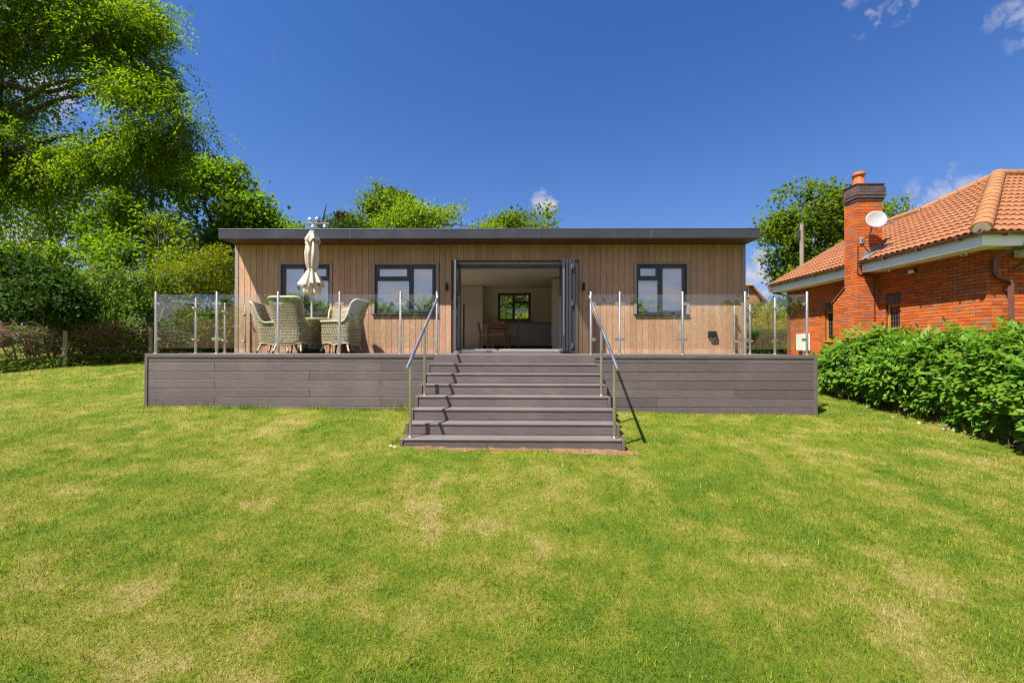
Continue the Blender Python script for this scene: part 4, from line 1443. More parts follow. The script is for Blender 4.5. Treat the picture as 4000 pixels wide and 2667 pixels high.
# drop what lies beyond the lower ridge
keep = []
for M, cut, o in tiles:
    o = o - Vector((0, .30, 0))
    ctr = o + Vector((.14, .15, 0))
    if ctr.y > 12.82:
        if o.x > RX - .05:
            continue
        if o.x + .29 > RX:
            cut = cut + [(Vector((RX, 0, 0)), Vector((-1, 0, 0)))]
    else:
        # between the back hip line and the ridge
        if o.y + .30 > APX.y:
            d = [(Vector((o.x + a, o.y + b_, 0)) - Vector((APX.x, APX.y, 0))).dot(bn) for a in (0, .28) for b_ in (0, .3)]
            if max(d) < .02:
                continue
            if min(d) < 0:
                cut = cut + [(Vector((APX.x, APX.y, 0)), bn)]
    # chimney hole
    if CY0 - .12 < o.y + .15 < CY1 + .1 and o.x < CX1 - .05:
        continue
    keep.append((M, cut, o))
tiles = keep
upF = Vector((0, 1, TF))
tile_plane((EX, EY0, EZ), (1, 0, 0), upF, 6.4, [(Vector((EX, EY0, 0)), -hn), (Vector((0, APX.y, 0)), Vector((0, -1, 0)))], 16, hroof)


def tscore(t):
    M, cut, o = t
    d = o - camp
    n = M.to_3x3().col[2]
    px = d.x / d.y
    if px > 1.28:
        return 0
    return abs(n.dot(d.normalized())) / d.length_squared


tiles.sort(key=lambda t: -tscore(t))
rest_bm = bmesh.new()
for i, (M, cut, o) in enumerate(tiles):
    if i < 300 and not cut:
        ob = put('tile', TM, None, hroof)
        L_ = Matrix.Translation(-HO) @ M
        ob.location = L_.translation; ob.rotation_euler = L_.to_euler()
    else:
        bm = bmesh.new(); bm.from_mesh(TM); bm.transform(M)
        for p, n in cut:
            bmesh.ops.bisect_plane(bm, geom=bm.verts[:] + bm.edges[:] + bm.faces[:], plane_co=p, plane_no=n, clear_inner=True)
        if len(bm.faces):
            me = bpy.data.meshes.new('tile'); bm.to_mesh(me)
            if i < 300:
                me.transform(Matrix.Translation(-HO))
                me.materials.append(tile_m)
                put('tile', me, None, hroof)
            else:
                rest_bm.from_mesh(me)
                bpy.data.meshes.remove(me)
        bm.free()
me = bpy.data.meshes.new('tiles'); rest_bm.to_mesh(me); rest_bm.free()
me.transform(Matrix.Translation(-HO))
put('tiles', me, tile_m, hroof, kind='stuff')


def ridge_run(a, bb, rad, seg=.40):
    a, bb = Vector(a), Vector(bb)
    L = (bb - a).length; n = max(1, round(L / seg))
    d = (bb - a).normalized()
    side = d.cross(Vector((0, 0, 1))).normalized(); upv = side.cross(d)
    for k in range(n):
        p, q = a + d * (L * k / n + .004), a + d * (L * (k + 1) / n - .004)
        vs, fs = [], []
        m_ = 9
        for c_, rr in ((p, rad * 1.05), (q, rad * .97)):
            for j in range(m_):
                t_ = -.12 * PI + 1.24 * PI * j / (m_ - 1)
                vs.append(c_ + side * math.cos(t_) * rr + upv * (math.sin(t_) * rr * .8))
        fs = [(j, j + 1, m_ + j + 1, m_ + j) for j in range(m_ - 1)] + [tuple(range(m_)), tuple(range(m_, 2 * m_))[::-1]]
        hb(MB().add(vs, fs), 'ridge_tile', ridge_m, hroof, 40)
    hb(MB().tube([a - Vector((0, 0, .02)), bb - Vector((0, 0, .02))], rad * .80, 8), 'ridge_mortar', stone_m, hroof, 40)


ridge_run((EX - .02, EY0 - .02, EZ + .05), APX + Vector((0, 0, .05)), .155)
ridge_run(APX + Vector((0, 0, .05)), (17, APX.y, APX.z + .05), .13)
ridge_run((RX, 12.82, RZ + .04), APX + Vector((0, 0, .04)), .12)
ridge_run((RX, EY1, RZ + .04), (RX, 12.82, RZ + .04), .12)
hb(MB().tube([(EX + .03, EY0 + .03, EZ + .06), (EX + .03, EY0 + .03, EZ + .22)], .014, 6), 'hip_iron', rubber, hroof)

# ---- eaves: fascia, soffit, gutter
zf0, zf1 = 2.125, 2.345
for y0, y1 in ((EY0 + .05, CY0 - .01), (CY1 + .01, EY1 - .02)):
    hb(MB().box(EX + .045, EX + .067, y0, y1, zf0, zf1, .002), 'fascia', white_board)
    hb(MB().box(EX + .067, HX + .05, y0, y1, zf0 + .004, zf0 + .018), 'soffit', soffit_w)
    # gutter channel
    prof = []
    for j in range(8):
        a = PI + PI * j / 7
        prof.append((EX - .012 + .057 * math.cos(a), zf1 + .045 + .057 * math.sin(a)))
    for j in range(8):
        a = 2 * PI - PI * j / 7
        prof.append((EX - .012 + .051 * math.cos(a), zf1 + .045 + .051 * math.sin(a)))
    g = MB().prism(prof, 1, y0 - (.06 if y0 < 9 else -.0), y1)
    gut = hb(g, 'gutter', gutter_m)
    yy = y0 + .35
    while yy < y1:
        hb(MB().box(EX - .068, EX + .044, yy - .012, yy + .012, zf1 - .03, zf1 - .008, .002).box(EX - .074, EX - .066, yy - .014, yy + .014, zf1 - .01, zf1 + .06), 'bracket', gutter_m, gut)
        yy += .88
hb(MB().box(EX + .045, 17, EY0 + .025, EY0 + .047, zf0, zf1, .002), 'fascia', white_board)
hb(MB().box(EX + .068, 17, EY0 + .048, HY0 + .02, zf0 + .0035, zf0 + .0175), 'soffit', soffit_w)
prof = []
for j in range(8):
    a = PI + PI * j / 7
    prof.append((EY0 - .03 + .057 * math.cos(a), zf1 + .045 + .057 * math.sin(a)))
for j in range(8):
    a = 2 * PI - PI * j / 7
    prof.append((EY0 - .03 + .051 * math.cos(a), zf1 + .045 + .051 * math.sin(a)))
gut = hb(MB().prism(prof, 0, EX - .07, 16), 'gutter', gutter_m)
for xx in (9.45, 9.9, 10.2, 10.9):
    hb(MB().box(xx - .012, xx + .012, EY0 - .09, EY0 + .024, zf1 - .03, zf1 - .008, .002), 'bracket', gutter_m, gut)
# return of the fascia on the far gable
hb(MB().box(EX + .047, 12.0, EY1 - .018, EY1 + .003, zf0, zf1, .002), 'fascia', white_board)


def sqpipe(pts, name='downpipe', r=.046):
    return hb(MB().tube(pts, r, 4), name, gutter_m)


sqpipe([(9.95, EY0 - .03, 2.40), (9.95, EY0 - .03, 2.20), (9.60, 8.55, 1.97), (9.58, 8.585, 1.90), (9.58, 8.585, 1.66), (9.62, 8.585, 1.58), (9.86, 8.585, 1.50), (9.90, 8.585, 1.42), (9.90, 8.585, -.72)])
for zc in (1.30, .35):
    hb(MB().box(9.84, 9.96, 8.60, 8.658, zc - .015, zc + .015, .002), 'pipe_clip', gutter_m)
sqpipe([(EX, 15.25, 2.40), (EX + .0, 15.2, 2.2), (9.40, 14.86, 1.98), (9.445, 14.82, 1.9), (9.445, 14.82, -.7)])
# porch edge at the right of the front wall
hb(MB().box(10.02, 11.6, 8.25, 8.64, 1.96, 2.10, .004), 'porch_fascia', white_board)
hb(MB().tube([(9.94, 8.56, 1.72), (10.12, 8.42, 1.90), (10.9, 8.2, 2.35)], .04, 4), 'porch_gutter', gutter_m)
# flashing where the roof meets the stack
for k in range(5):
    xx = EX + .12 + k * .085
    hb(MB().box(xx, xx + .10, CY0 - .012, CY0 - .003, EZ + (xx - EX) * TP + .0, EZ + (xx - EX) * TP + .19, .002), 'flashing', lead_m, chim)
hb(MB().prism([(EX - .03, EZ + .03), (CX1 + .1, EZ + (CX1 + .1 - EX) * TP + .05), (CX1 + .1, EZ + (CX1 + .1 - EX) * TP + .075), (EX - .03, EZ + .055)], 1, CY0 - .16, CY0 - .0135), 'flashing', lead_m, chim)
hb(MB().box(CX1 - .004, CX1 + .012, CY0 - .02, CY1 + .02, EZ + .30, EZ + .50, .002), 'flashing', lead_m, chim)
# black cable down the stack and wall
hb(MB().tube([(8.95, CY0 - .012, 2.86), (8.93, CY0 - .012, 2.10), (9.0, CY0 - .014, 2.07), (9.30, CY0 - .014, 2.06), (9.375, CY0 - .014, 1.95), (9.375, CY0 - .014, -.3)], .010, 6), 'cable', black_pl)

# things fixed to the house
t = thing('satellite_dish', 'grey satellite dish on a bracket on the chimney stack', 'satellite dish', (9.19, 10.9, 3.44))
dish = MB()
vs, fs = [], []
for i in range(8):
    r_ = .225 * i / 7
    for j in range(28):
        a = 2 * PI * j / 28
        vs.append((r_ * math.cos(a), -.22 * r_ * r_ * 4 + .045, r_ * math.sin(a) * 1.08))
for i in range(7):
    for j in range(28):
        fs.append((i * 28 + j, i * 28 + (j + 1) % 28, (i + 1) * 28 + (j + 1) % 28, (i + 1) * 28 + j))
dish_m = noisy('dish_grey', (0.27, 0.25, 0.26), (0.23, 0.215, 0.225), scale=7, rough=.5, blotch=.15)
o = dish.add(vs, fs).build('reflector', dish_m, t, 60)
o.rotation_euler = (math.radians(-18), 0, math.radians(-22))
md = o.modifiers.new('thick', 'SOLIDIFY'); md.thickness = .006
MB().tube([(-.06, .05, -.16), (-.10, .10, -.40), (-.16, .27, -.47)], .014, 8).build('mast', rubber, t, 60)
MB().box(-.20, -.10, .27, .295, -.56, -.40, .004).build('wall_plate', dish_m, t)
MB().tube([(-.02, .03, -.22), (.20, -.22, -.16)], .009, 6).build('feed_arm', rubber, t)
MB().tube([(.20, -.22, -.20), (.17, -.22, -.08)], .028, 10).build('feed_horn', lead_m, t, 50)
for k, (yy, lab) in enumerate(((10.72, 'white dome camera under the eaves nearer the chimney'), (8.90, 'white dome camera under the eaves near the house corner'))):
    t = thing('security_camera', lab, 'camera', (9.30, yy, 2.13), group='white dome cameras under the eaves')
    MB().lathe([(.03, -.075), (.055, -.06), (.062, -.035), (.062, -.012), (.055, -.001)], (0, 0, 0), 18).build('housing', white_pl, t, 40)
    MB().lathe([(.001, -.028), (.020, -.024), (.026, -.01), (.026, 0)], (0, 0, 0), 14).build('lens', black_pl, t, 40).location = (-.035, -.025, -.045)
t = thing('flood_light', 'small security flood light on the brick wall under the eaves', 'flood light', (9.49, 10.15, 1.96))
MB().box(-.10, -.005, -.04, .04, .0, .06, .006).build('mount', black_pl, t)
MB().box(-.16, -.10, -.06, .05, -.05, .03, .008).build('lamp_head', white_pl, t)
MB().lathe([(.02, -.06), (.03, -.05), (.03, -.01), (.02, 0)], (-.06, .06, -.02), 12).build('sensor', black_pl, t, 40)
t = thing('meter_box', 'white meter cabinet on a post against the brick wall', 'meter box', (9.44, 14.0, -.68))
MB().box(-.14, .05, -.22, .22, .74, 1.29, .02).build('cabinet', white_pl, t)
MB().box(-.1405 - .006, -.1405, -.19, .19, .78, 1.26, .002).build('door', white_pl, t)
MB().tube([(-.02, 0, .0), (-.02, 0, .74)], .035, 10).build('conduit', white_pl, t, 40)

# paved path along the house
MB().box(8.55, 9.49, 9.0, 17.0, -.95, -.612, .01).build('path', stone_m, None, kind='structure', label='pale paved path along the brick house', cat='path')

# ------------------------------------------------------------------ neighbour's gable and other distant things
nb = thing('neighbour_house', 'distant brick house with half-hipped tiled gable and white window', 'house', (22, 46, 0))
NO = Vector(nb.location)
nb_brick = noisy('neighbour_brick', (0.36, 0.15, 0.06), (0.27, 0.10, 0.045), scale=7, stretch=(1, 1, 3), rough=.9, blotch=.15)
gpoly = [(14.5, -2), (27.3, -2), (27.3, 5.0), (25.25, 7.05), (18.0, 7.05), (14.5, 4.5)]
lb(MB().prism(gpoly, 1, 46, 54), 'wall', nb_brick, nb, origin=NO)
lb(MB().add([(25.4, 45.7, 7.0), (27.75, 45.7, 4.55), (27.75, 54.2, 4.55), (25.4, 54.2, 7.0), (25.28, 45.7, 6.88), (27.6, 45.7, 4.45), (27.6, 54.2, 4.45), (25.28, 54.2, 6.88)],
            [(0, 1, 2, 3), (4, 5, 6, 7), (0, 1, 5, 4), (1, 2, 6, 5), (2, 3, 7, 6), (3, 0, 4, 7)]), 'roof', tile_m, nb, origin=NO)
lb(MB().add([(17.6, 45.6, 7.0), (25.45, 45.6, 7.0), (23.6, 47.6, 8.3), (19.4, 47.6, 8.3), (25.45, 54, 7.0), (23.6, 54, 8.6), (17.6, 54, 7.0), (19.4, 54, 8.6)],
            [(0, 1, 2, 3), (1, 4, 5, 2), (6, 0, 3, 7), (3, 2, 5, 7), (4, 6, 7, 5), (0, 1, 4, 6)]), 'roof', tile_m, nb, origin=NO)
lb(MB().box(23.9, 25.05, 45.93, 46.02, 5.75, 6.95, .02), 'window', white_pl, nb, origin=NO)
lb(MB().box(24.0, 24.5, 45.9, 45.935, 5.85, 6.85), 'pane', dark_glass, nb, origin=NO)
lb(MB().box(24.56, 24.96, 45.9, 45.935, 5.85, 6.85), 'pane', dark_glass, nb, origin=NO)
lb(MB().box(26.2, 26.5, 45.95, 46.02, 5.45, 5.95), 'vent', black_pl, nb, origin=NO)

wood_pole = noisy('weathered_pole', (0.24, 0.20, 0.16), (0.16, 0.13, 0.10), scale=9, stretch=(1, 1, .2), rough=.9, bump=.4)
t = thing('utility_pole', 'bare wooden utility pole in front of the tree beside the chimney', 'pole', (16.05, 24, 0))
MB().tube([(0, 0, -.3), (0, 0, 7.2)], [.13, .10], 12).build('pole', wood_pole, t, 40)
MB().box(-.25, -.09, -.06, .06, 6.35, 6.85, .02).build('junction_box', rubber, t)
for zz in (5.0, 5.5, 6.0, 6.5):
    MB().box(.08, .16, -.02, .02, zz, zz + .03).build('step_iron', rubber, t)
t = thing('utility_pole', 'power pole top with crossarms and white insulators showing above the lodge roof', 'pole', (-14.6, 30, 0))
MB().tube([(.35, .3, -.2), (.35, .3, 8.9)], [.16, .12], 10).build('pole', wood_pole, t, 40)
MB().box(-.75, 1.15, -.08, .06, 9.0, 9.12, .02).build('crossarm', wood_pole, t)
MB().box(-.85, 1.3, .30, .5, 8.55, 8.85, .02).build('platform', rubber, t)
MB().box(.1, .9, .05, .35, 9.13, 9.27, .03).build('transformer', rubber, t)
for xx, zz in ((-.28, 9.12), (.22, 9.14)):
    MB().lathe([(.03, 0), (.03, .14), (.10, .18), (.12, .26), (.06, .36), (.02, .4)], (xx, -.02, zz), 10).build('insulator', white_pl, t, 40)
for xx in (.0, .85):
    MB().lathe([(.03, 0), (.09, .05), (.09, .18), (.04, .24)], (xx, -.12, 8.72), 10).build('insulator', white_pl, t, 40)
snag = MB().tube([(-.1, 0, 0), (-.05, 0, 8.5), (-.1, 0, 9.8), (-.35, 0, 10.4)], [.28, .2, .13, .05], 7).tube([(-.05, 0, 8.6), (.12, 0, 9.8), (.3, 0, 10.4), (.55, 0, 11.6)], [.15, .11, .08, .02], 6).tube([(.3, 0, 10.4), (.75, 0, 10.55)], [.05, .01], 5).tube([(-.02, 0, 8.9), (.02, 0, 10.5)], [.1, .03], 5)
snag.build('dead_tree', rubber, None, 60, label='dark bare dead stem rising behind the lodge roof beside the pole', cat='dead tree', loc=(-15.6, 33, 0))

# ------------------------------------------------------------------ planting
def unit(a):
    return a / (np.linalg.norm(a, axis=-1, keepdims=True) + 1e-9)


def nfield(p, s, seed):
    rg = np.random.default_rng(seed)
    out = np.zeros(len(p))
    for k in range(7):
        w = rg.normal(size=3) * s * (0.7 + .35 * k)
        out += np.sin(p @ w + rg.uniform(0, 6.28)) / (1 + .35 * k)
    return out / 2.2


def leaf_quads(P, D, N, L, Wd, fold=.15):
    D = unit(D); S = unit(np.cross(D, N)); N2 = np.cross(S, D)
    L = np.asarray(L)[:, None]; Wd = np.asarray(Wd)[:, None]
    a = P; c_ = P + D * L
    m = P + D * L * .42 + N2 * Wd * fold
    V = np.stack([a, m + S * Wd * .5, c_, m - S * Wd * .5], 1).reshape(-1, 3)
    F = np.arange(len(P) * 4).reshape(-1, 4)
    return V, F


def sample_lobes(lobes, n, rng, gap, gscale, seed, shell=.5):
    lobes = np.array(lobes, float)
    vol = (lobes[:, 3] * lobes[:, 4] * lobes[:, 5]) ** (2 / 3)
    C, O, I = [], [], []
    need = n
    while need > 0:
        k = int(need * 2.2) + 50
        idx = rng.choice(len(lobes), k, p=vol / vol.sum())
        u = unit(rng.normal(size=(k, 3)))
        r = shell + (1 - shell) * rng.random(k) ** .55
        r = r * (1 + .16 * np.sin(u[:, 0] * 5 + idx) * np.sin(u[:, 2] * 6 + 2 * idx) + .10 * np.sin(u[:, 1] * 11 + idx * 3))
        p = lobes[idx, :3] + u * r[:, None] * lobes[idx, 3:]
        ok = nfield(p, gscale, seed) > gap
        p, u, idx = p[ok][:need], u[ok][:need], idx[ok][:need]
        C.append(p); O.append(u); I.append(idx); need -= len(p)
    return np.concatenate(C), np.concatenate(O), np.concatenate(I)


def foliage(lobes, nclus, per, leaf_len, leaf_w, rng, gap=-.15, gscale=.9, seed=1, spread=.28, droop=.25, shell=.5, pinnate=0):
    C, O, I = sample_lobes(lobes, nclus, rng, gap, gscale, seed, shell)
    n = nclus * per
    c_ = np.repeat(C, per, 0); o = np.repeat(O, per, 0)
    P = c_ + rng.normal(size=(n, 3)) * spread * np.array([1, 1, .55])
    D = unit(o * .55 + rng.normal(size=(n, 3)) * .75 + np.array([0, 0, -droop]))
    N = unit(np.array([0, 0, 1.0]) + rng.normal(size=(n, 3)) * .45 + o * .3)
    if not pinnate:
        s = rng.uniform(.5, 1.45, n)
        V, F = leaf_quads(P, D, N, leaf_len * s, leaf_w * s)
    else:
        S = unit(np.cross(D, N))
        Vs, Fs, off = [], [], 0
        Lr = leaf_len * pinnate * .55
        s = rng.uniform(.75, 1.2, n)
        for k in range(pinnate):
            f = (k + .6) / pinnate
            curve = np.array([0, 0, -1.0]) * (f * f * Lr * .45)
            base = P + D * (Lr * f * s)[:, None] + curve
            sg = 1 if k % 2 else -1
            d2 = unit(D * .55 + S * sg * .85 + np.array([0, 0, -.35])) if k < pinnate - 1 else D
            V, F = leaf_quads(base, d2, N, leaf_len * s * (1 - .3 * abs(f - .5)), leaf_w * s)
            Vs.append(V); Fs.append(F + off); off += len(V)
        V, F = np.concatenate(Vs), np.concatenate(Fs)
    return V, F, C, I


def limb(mb, a, bb, r0, r1, rg, wig=.12, n=5, sides=6, sag=0.0):
    a, bb = Vector(a), Vector(bb)
    L = (bb - a).length
    pts, rs = [], []
    n = max(n, 6) if sides > 4 else n
    j1, j2 = (Vector((rg.uniform(-1, 1), rg.uniform(-1, 1), rg.uniform(-1, 1))) * wig * L * 1.3 for _ in (0, 1))
    c1, c2 = a.lerp(bb, .33) + j1, a.lerp(bb, .7) + j2
    for i in range(n + 1):
        f = i / n
        p = a * (1 - f) ** 3 + c1 * (3 * f * (1 - f) ** 2) + c2 * (3 * f * f * (1 - f)) + bb * f ** 3
        if 0 < i < n:
            p += Vector((rg.uniform(-1, 1), rg.uniform(-1, 1), rg.uniform(-1, 1))) * wig * L * .06
        p.z += sag * L * math.sin(PI * f)
        pts.append(p); rs.append(r0 + (r1 - r0) * f ** .8)
    mb.tube(pts, rs, sides, caps=False)
    return pts


def tree(name, label, base, lobes, nclus, per, ll, lw, mat, barkm, tr, seed, gap=-.15, gscale=.9, spread=.28, droop=.25, shell=.5, pinnate=0, branches=70, fork=.45, cat='tree', group=None, stems=1, lean=(0, 0), ivy=0, lt=.42):
    rng = np.random.default_rng(seed); rg = random.Random(seed)
    V, F, C, I = foliage(lobes, nclus, per, ll, lw, rng, gap, gscale, seed, spread, droop, shell, pinnate)
    bx, by = base
    bz = g1(bx, by) - .1
    t = thing(name, label, cat, (bx, by, bz), group=group)
    off = np.array([bx, by, bz])
    me = np_mesh('crown', V - off, F)
    put('crown', me, mat, t)
    mb = MB()
    lob = [Vector(l[:3]) for l in lobes]
    top = max(lob, key=lambda v: v.z)
    base_v = Vector((bx, by, bz))
    mean = sum(lob, Vector()) / len(lob)
    crown_mid = Vector((bx + (mean.x - bx) * .45 + lean[0], by + (mean.y - by) * .45 + lean[1], bz + (top.z - bz) * fork))
    tp = limb(mb, base_v, crown_mid, tr, tr * .72, rg, .06, 6, 9)
    tp2 = limb(mb, crown_mid, top, tr * .72, tr * .12, rg, .1, 6, 7)
    axis = tp[-3:] + tp2[:-1]
    ends = {}
    for li, c_ in enumerate(lob):
        st = min(axis, key=lambda q: (q - c_).length + max(0, q.z - c_.z) * 1.5)
        ends[li] = limb(mb, st, c_, tr * lt, tr * .10, rg, .16, 9 if ivy else 5, 6, sag=.06)
    for k in range(branches):
        j = rg.randrange(len(C))
        li = int(I[j]); chain = ends[li]
        st = min(chain, key=lambda q: (q - Vector(C[j])).length * rg.uniform(.8, 1.2))
        limb(mb, st, C[j], tr * .11, .008, rg, .14, 4, 4)
    if ivy:
        chains = [tp, tp2] + list(ends.values())
        Q = []
        for ch_ in chains:
            for p, q in zip(ch_[:-1], ch_[1:]):
                k_ = max(2, int(ivy * (q - p).length))
                for f_ in np.linspace(0, 1, k_):
                    Q.append(p.lerp(q, f_))
        Q = np.array([tuple(q) for q in Q])
        P = Q + rng.normal(size=Q.shape) * np.array([.30, .30, .34])
        D = unit(rng.normal(size=P.shape) * .6 + np.array([0, -.2, -.7])); N = unit(rng.normal(size=P.shape) * .5 + np.array([-.3, -.5, .8]))
        s_ = rng.uniform(.6, 1.4, len(P))
        V, F = leaf_quads(P, D, N, .15 * s_, .10 * s_)
        put('ivy', np_mesh('ivy', V - off, F), leaf_mid, t)
    mb.v = [(x - bx, y_ - by, z - bz) for x, y_, z in mb.v]
    mb.build('trunk', barkm, t, 60)
    return t


leaf_ash = leafy('leaf_ash', (0.070, 0.130, 0.004), (0.170, 0.235, 0.010), trans=.58, spec=.15)
leaf_light = leafy('leaf_light', (0.085, 0.150, 0.008), (0.190, 0.250, 0.022), trans=.58, spec=.2)
leaf_mid = leafy('leaf_mid', (0.062, 0.130, 0.004), (0.150, 0.225, 0.010), trans=.55, spec=.2)
leaf_dark = leafy('leaf_dark', (0.014, 0.040, 0.004), (0.045, 0.090, 0.007), trans=.25, spec=.12, rough=.7)
leaf_haw = leafy('leaf_hawthorn', (0.090, 0.118, 0.005), (0.185, 0.190, 0.010), trans=.4)
leaf_bram = leafy('leaf_bramble', (0.055, 0.120, 0.012), (0.150, 0.225, 0.040), trans=.4, c3=(0.22, 0.13, 0.04))
leaf_oak = leafy('leaf_oak', (0.060, 0.112, 0.006), (0.140, 0.185, 0.012), trans=.45)
leaf_wist = leafy('leaf_hedge', (0.055, 0.150, 0.008), (0.140, 0.250, 0.022), trans=.38, spec=.22, rough=.5, cscale=1.6, c3=(0.20, 0.22, 0.02))
leaf_yel = leafy('leaf_yellow', (0.17, 0.20, 0.008), (0.32, 0.30, 0.015), trans=.4)
leaf_gold = leafy('leaf_gold', (0.22, 0.17, 0.008), (0.36, 0.25, 0.015), trans=.35)
leaf_clip = leafy('leaf_clipped', (0.022, 0.055, 0.006), (0.060, 0.110, 0.014), trans=.25)
leaf_purple = leafy('leaf_purple', (0.020, 0.010, 0.012), (0.05, 0.02, 0.02), trans=.3, tint=(1.5, .6, .6))
leaf_blue = leafy('leaf_far', (0.055, 0.105, 0.035), (0.11, 0.165, 0.06), trans=.4)



def away(lobes, k):
    """the same crown set farther down the garden, at its full size"""
    return [(x * k, y_ * k, .09 + (z - .09) * k, a * k, b_ * k, c_ * k) for x, y_, z, a, b_, c_ in lobes]


# -- the big ash whose limbs reach over the hedge at the left
# limbs and sprays, pixel-free: metres in the garden's own frame
ash_lobes = [(-12.5, 12.0, 9.7, 1.9, 1.8, 1.4), (-11.35, 12.0, 9.8, 1.15, 1.3, 1.1), (-11.05, 11.9, 8.8, 1.0, 1.2, .9), (-10.8, 11.7, 7.8, .85, 1.1, .7), (-10.1, 11.6, 6.95, 1.0, 1.1, .5), (-9.35, 11.5, 6.5, .72, .8, .5), (-10.0, 11.6, 6.05, 1.0, .9, .32),
             (-14.3, 12.0, 9.9, 2.2, 2.0, 1.7), (-14.6, 11.8, 5.5, 1.8, 1.6, .9), (-12.2, 11.6, 5.45, 1.3, 1.2, .5), (-16.5, 12.0, 8.0, 2.3, 2.0, 2.0), 
             (-10.9, 11.7, 5.75, 1.1, .9, .38), (-15.6, 11.4, 4.4, 1.3, 1.3, .7)]
tree('ash_tree', 'large overhanging ash tree with drooping sprays at the far left', (-24.0, 17.2), away(ash_lobes, 1.36), 6200, 3, .15, .06, leaf_ash, bark, .34, 21, gap=.02, gscale=1.9, spread=.34, ivy=60, lt=.30, droop=.5, shell=.12, pinnate=7, branches=560, fork=.5)

# -- row of slim trees behind the hedge
grp = 'trees in the hedgerow behind the lawn'
tree('ash_tree', 'slim pale-leaved tree with thin trunk left of the tall hedgerow trees', (-23.1, 20.8), away([(-19.4, 17.5, 6.6, 2.0, 1.6, 1.6), (-18.5, 17.3, 4.9, 1.7, 1.5, 1.1), (-20.6, 17.4, 4.6, 1.7, 1.5, 1.2), (-19.3, 17.4, 8.2, 1.5, 1.3, 1.1)], 1.18), 950, 7, .19, .085, leaf_light, bark_pale, .17, 31, gap=-.05, spread=.30, branches=90, group=grp, pinnate=0, shell=.3)
tree('ash_tree', 'airy pale-leaved tree in the middle of the hedgerow with sky showing through', (-19.3, 20.3), away([(-16.6, 17.0, 6.4, 1.8, 1.5, 1.5), (-15.4, 17.0, 5.0, 1.5, 1.3, 1.0), (-17.4, 17.0, 4.6, 1.4, 1.2, 1.0), (-16.3, 17.0, 8.0, 1.3, 1.2, .9)], 1.18), 850, 7, .19, .085, leaf_light, bark_pale, .17, 32, gap=-.02, spread=.30, branches=90, group=grp, shell=.3)
tree('ash_tree', 'slender tree with reddish trunk next to the dense sycamore', (-17.2, 19.6), away([(-14.6, 16.5, 6.6, 1.4, 1.3, 1.6), (-14.0, 16.4, 5.0, 1.4, 1.3, 1.0), (-15.1, 16.4, 4.4, 1.2, 1.1, .8), (-14.9, 16.5, 8.0, 1.1, 1.0, 1.0)], 1.18), 520, 7, .19, .095, leaf_mid, bark, .16, 33, gap=-.05, spread=.25, branches=70, group=grp, shell=.3)
tree('sycamore_tree', 'dense bright green sycamore, tallest behind the hawthorn', (-16.3, 23.6), away([(-14.6, 20.0, 7.4, 2.0, 1.8, 1.8), (-15.8, 20.0, 8.8, 1.3, 1.3, 1.2), (-13.4, 20.0, 6.0, 1.6, 1.6, 1.3), (-15.0, 19.6, 5.0, 2.2, 1.7, 1.6), (-14.2, 20, 8.4, 1.2, 1.2, .9)], 1.15), 1400, 8, .19, .14, leaf_mid, bark, .24, 34, gap=-.25, spread=.28, branches=60, group=grp)
tree('sycamore_tree', 'dense green tree stepping down towards the lodge roof corner', (-14.5, 23.6), away([(-12.9, 20.0, 6.3, 1.3, 1.4, 1.2), (-12.0, 20.0, 5.0, 1.5, 1.5, 1.3), (-13.0, 19.6, 4.2, 1.8, 1.5, 1.6)], 1.15), 1500, 8, .22, .17, leaf_mid, bark, .2, 35, gap=-.3, spread=.28, branches=50, group=grp)
tree('field_tree', 'low rounded tree just left of the lodge roof corner', (-14.1, 26.3), away([(-12.4, 23.5, 5.9, 1.9, 1.6, 1.2), (-13.9, 23.5, 5.4, 1.7, 1.5, 1.6), (-10.7, 24, 5.7, 1.3, 1.3, .9)], 1.12), 1000, 8, .2, .15, leaf_mid, bark, .2, 36, gap=-.3, spread=.3, branches=30, group=grp)
tree('field_tree', 'dark leafy tree filling the left edge behind the ash', (-27, 21.9), away([(-23, 19, 5.6, 2.8, 2.0, 2.4), (-21.8, 18.8, 3.2, 2.2, 1.8, 1.4), (-25, 19, 8, 2.8, 2, 2.2)], 1.15), 1500, 7, .19, .125, leaf_mid, bark, .25, 37, gap=-.2, spread=.3, branches=40, group=grp)


def shrub(name, label, base, lobes, nclus, per, ll, lw, mat, seed, gap=-.35, gscale=1.3, spread=.16, droop=.1, shell=.62, cat='shrub', stems=14, group=None, up=0.0, core=True):
    rng = np.random.default_rng(seed); rg = random.Random(seed)
    V, F, C, I = foliage(lobes, nclus, per, ll, lw, rng, gap, gscale, seed, spread, droop, shell)
    bx, by = base
    bz = g1(bx, by) - .05
    t = thing(name, label, cat, (bx, by, bz), group=group)
    put('foliage', np_mesh('foliage', V - np.array([bx, by, bz]), F), mat, t)
    mb = MB()
    for k in range(stems):
        j = rg.randrange(len(C))
        st = Vector((bx + (C[j][0] - bx) * rg.uniform(.2, .7), by + (C[j][1] - by) * .4, bz))
        limb(mb, st, C[j], .03, .006, rg, .12, 4, 4)
    mb.v = [(x - bx, y_ - by, z - bz) for x, y_, z in mb.v]
    mb.build('stems', bark, t, 60)
    return t


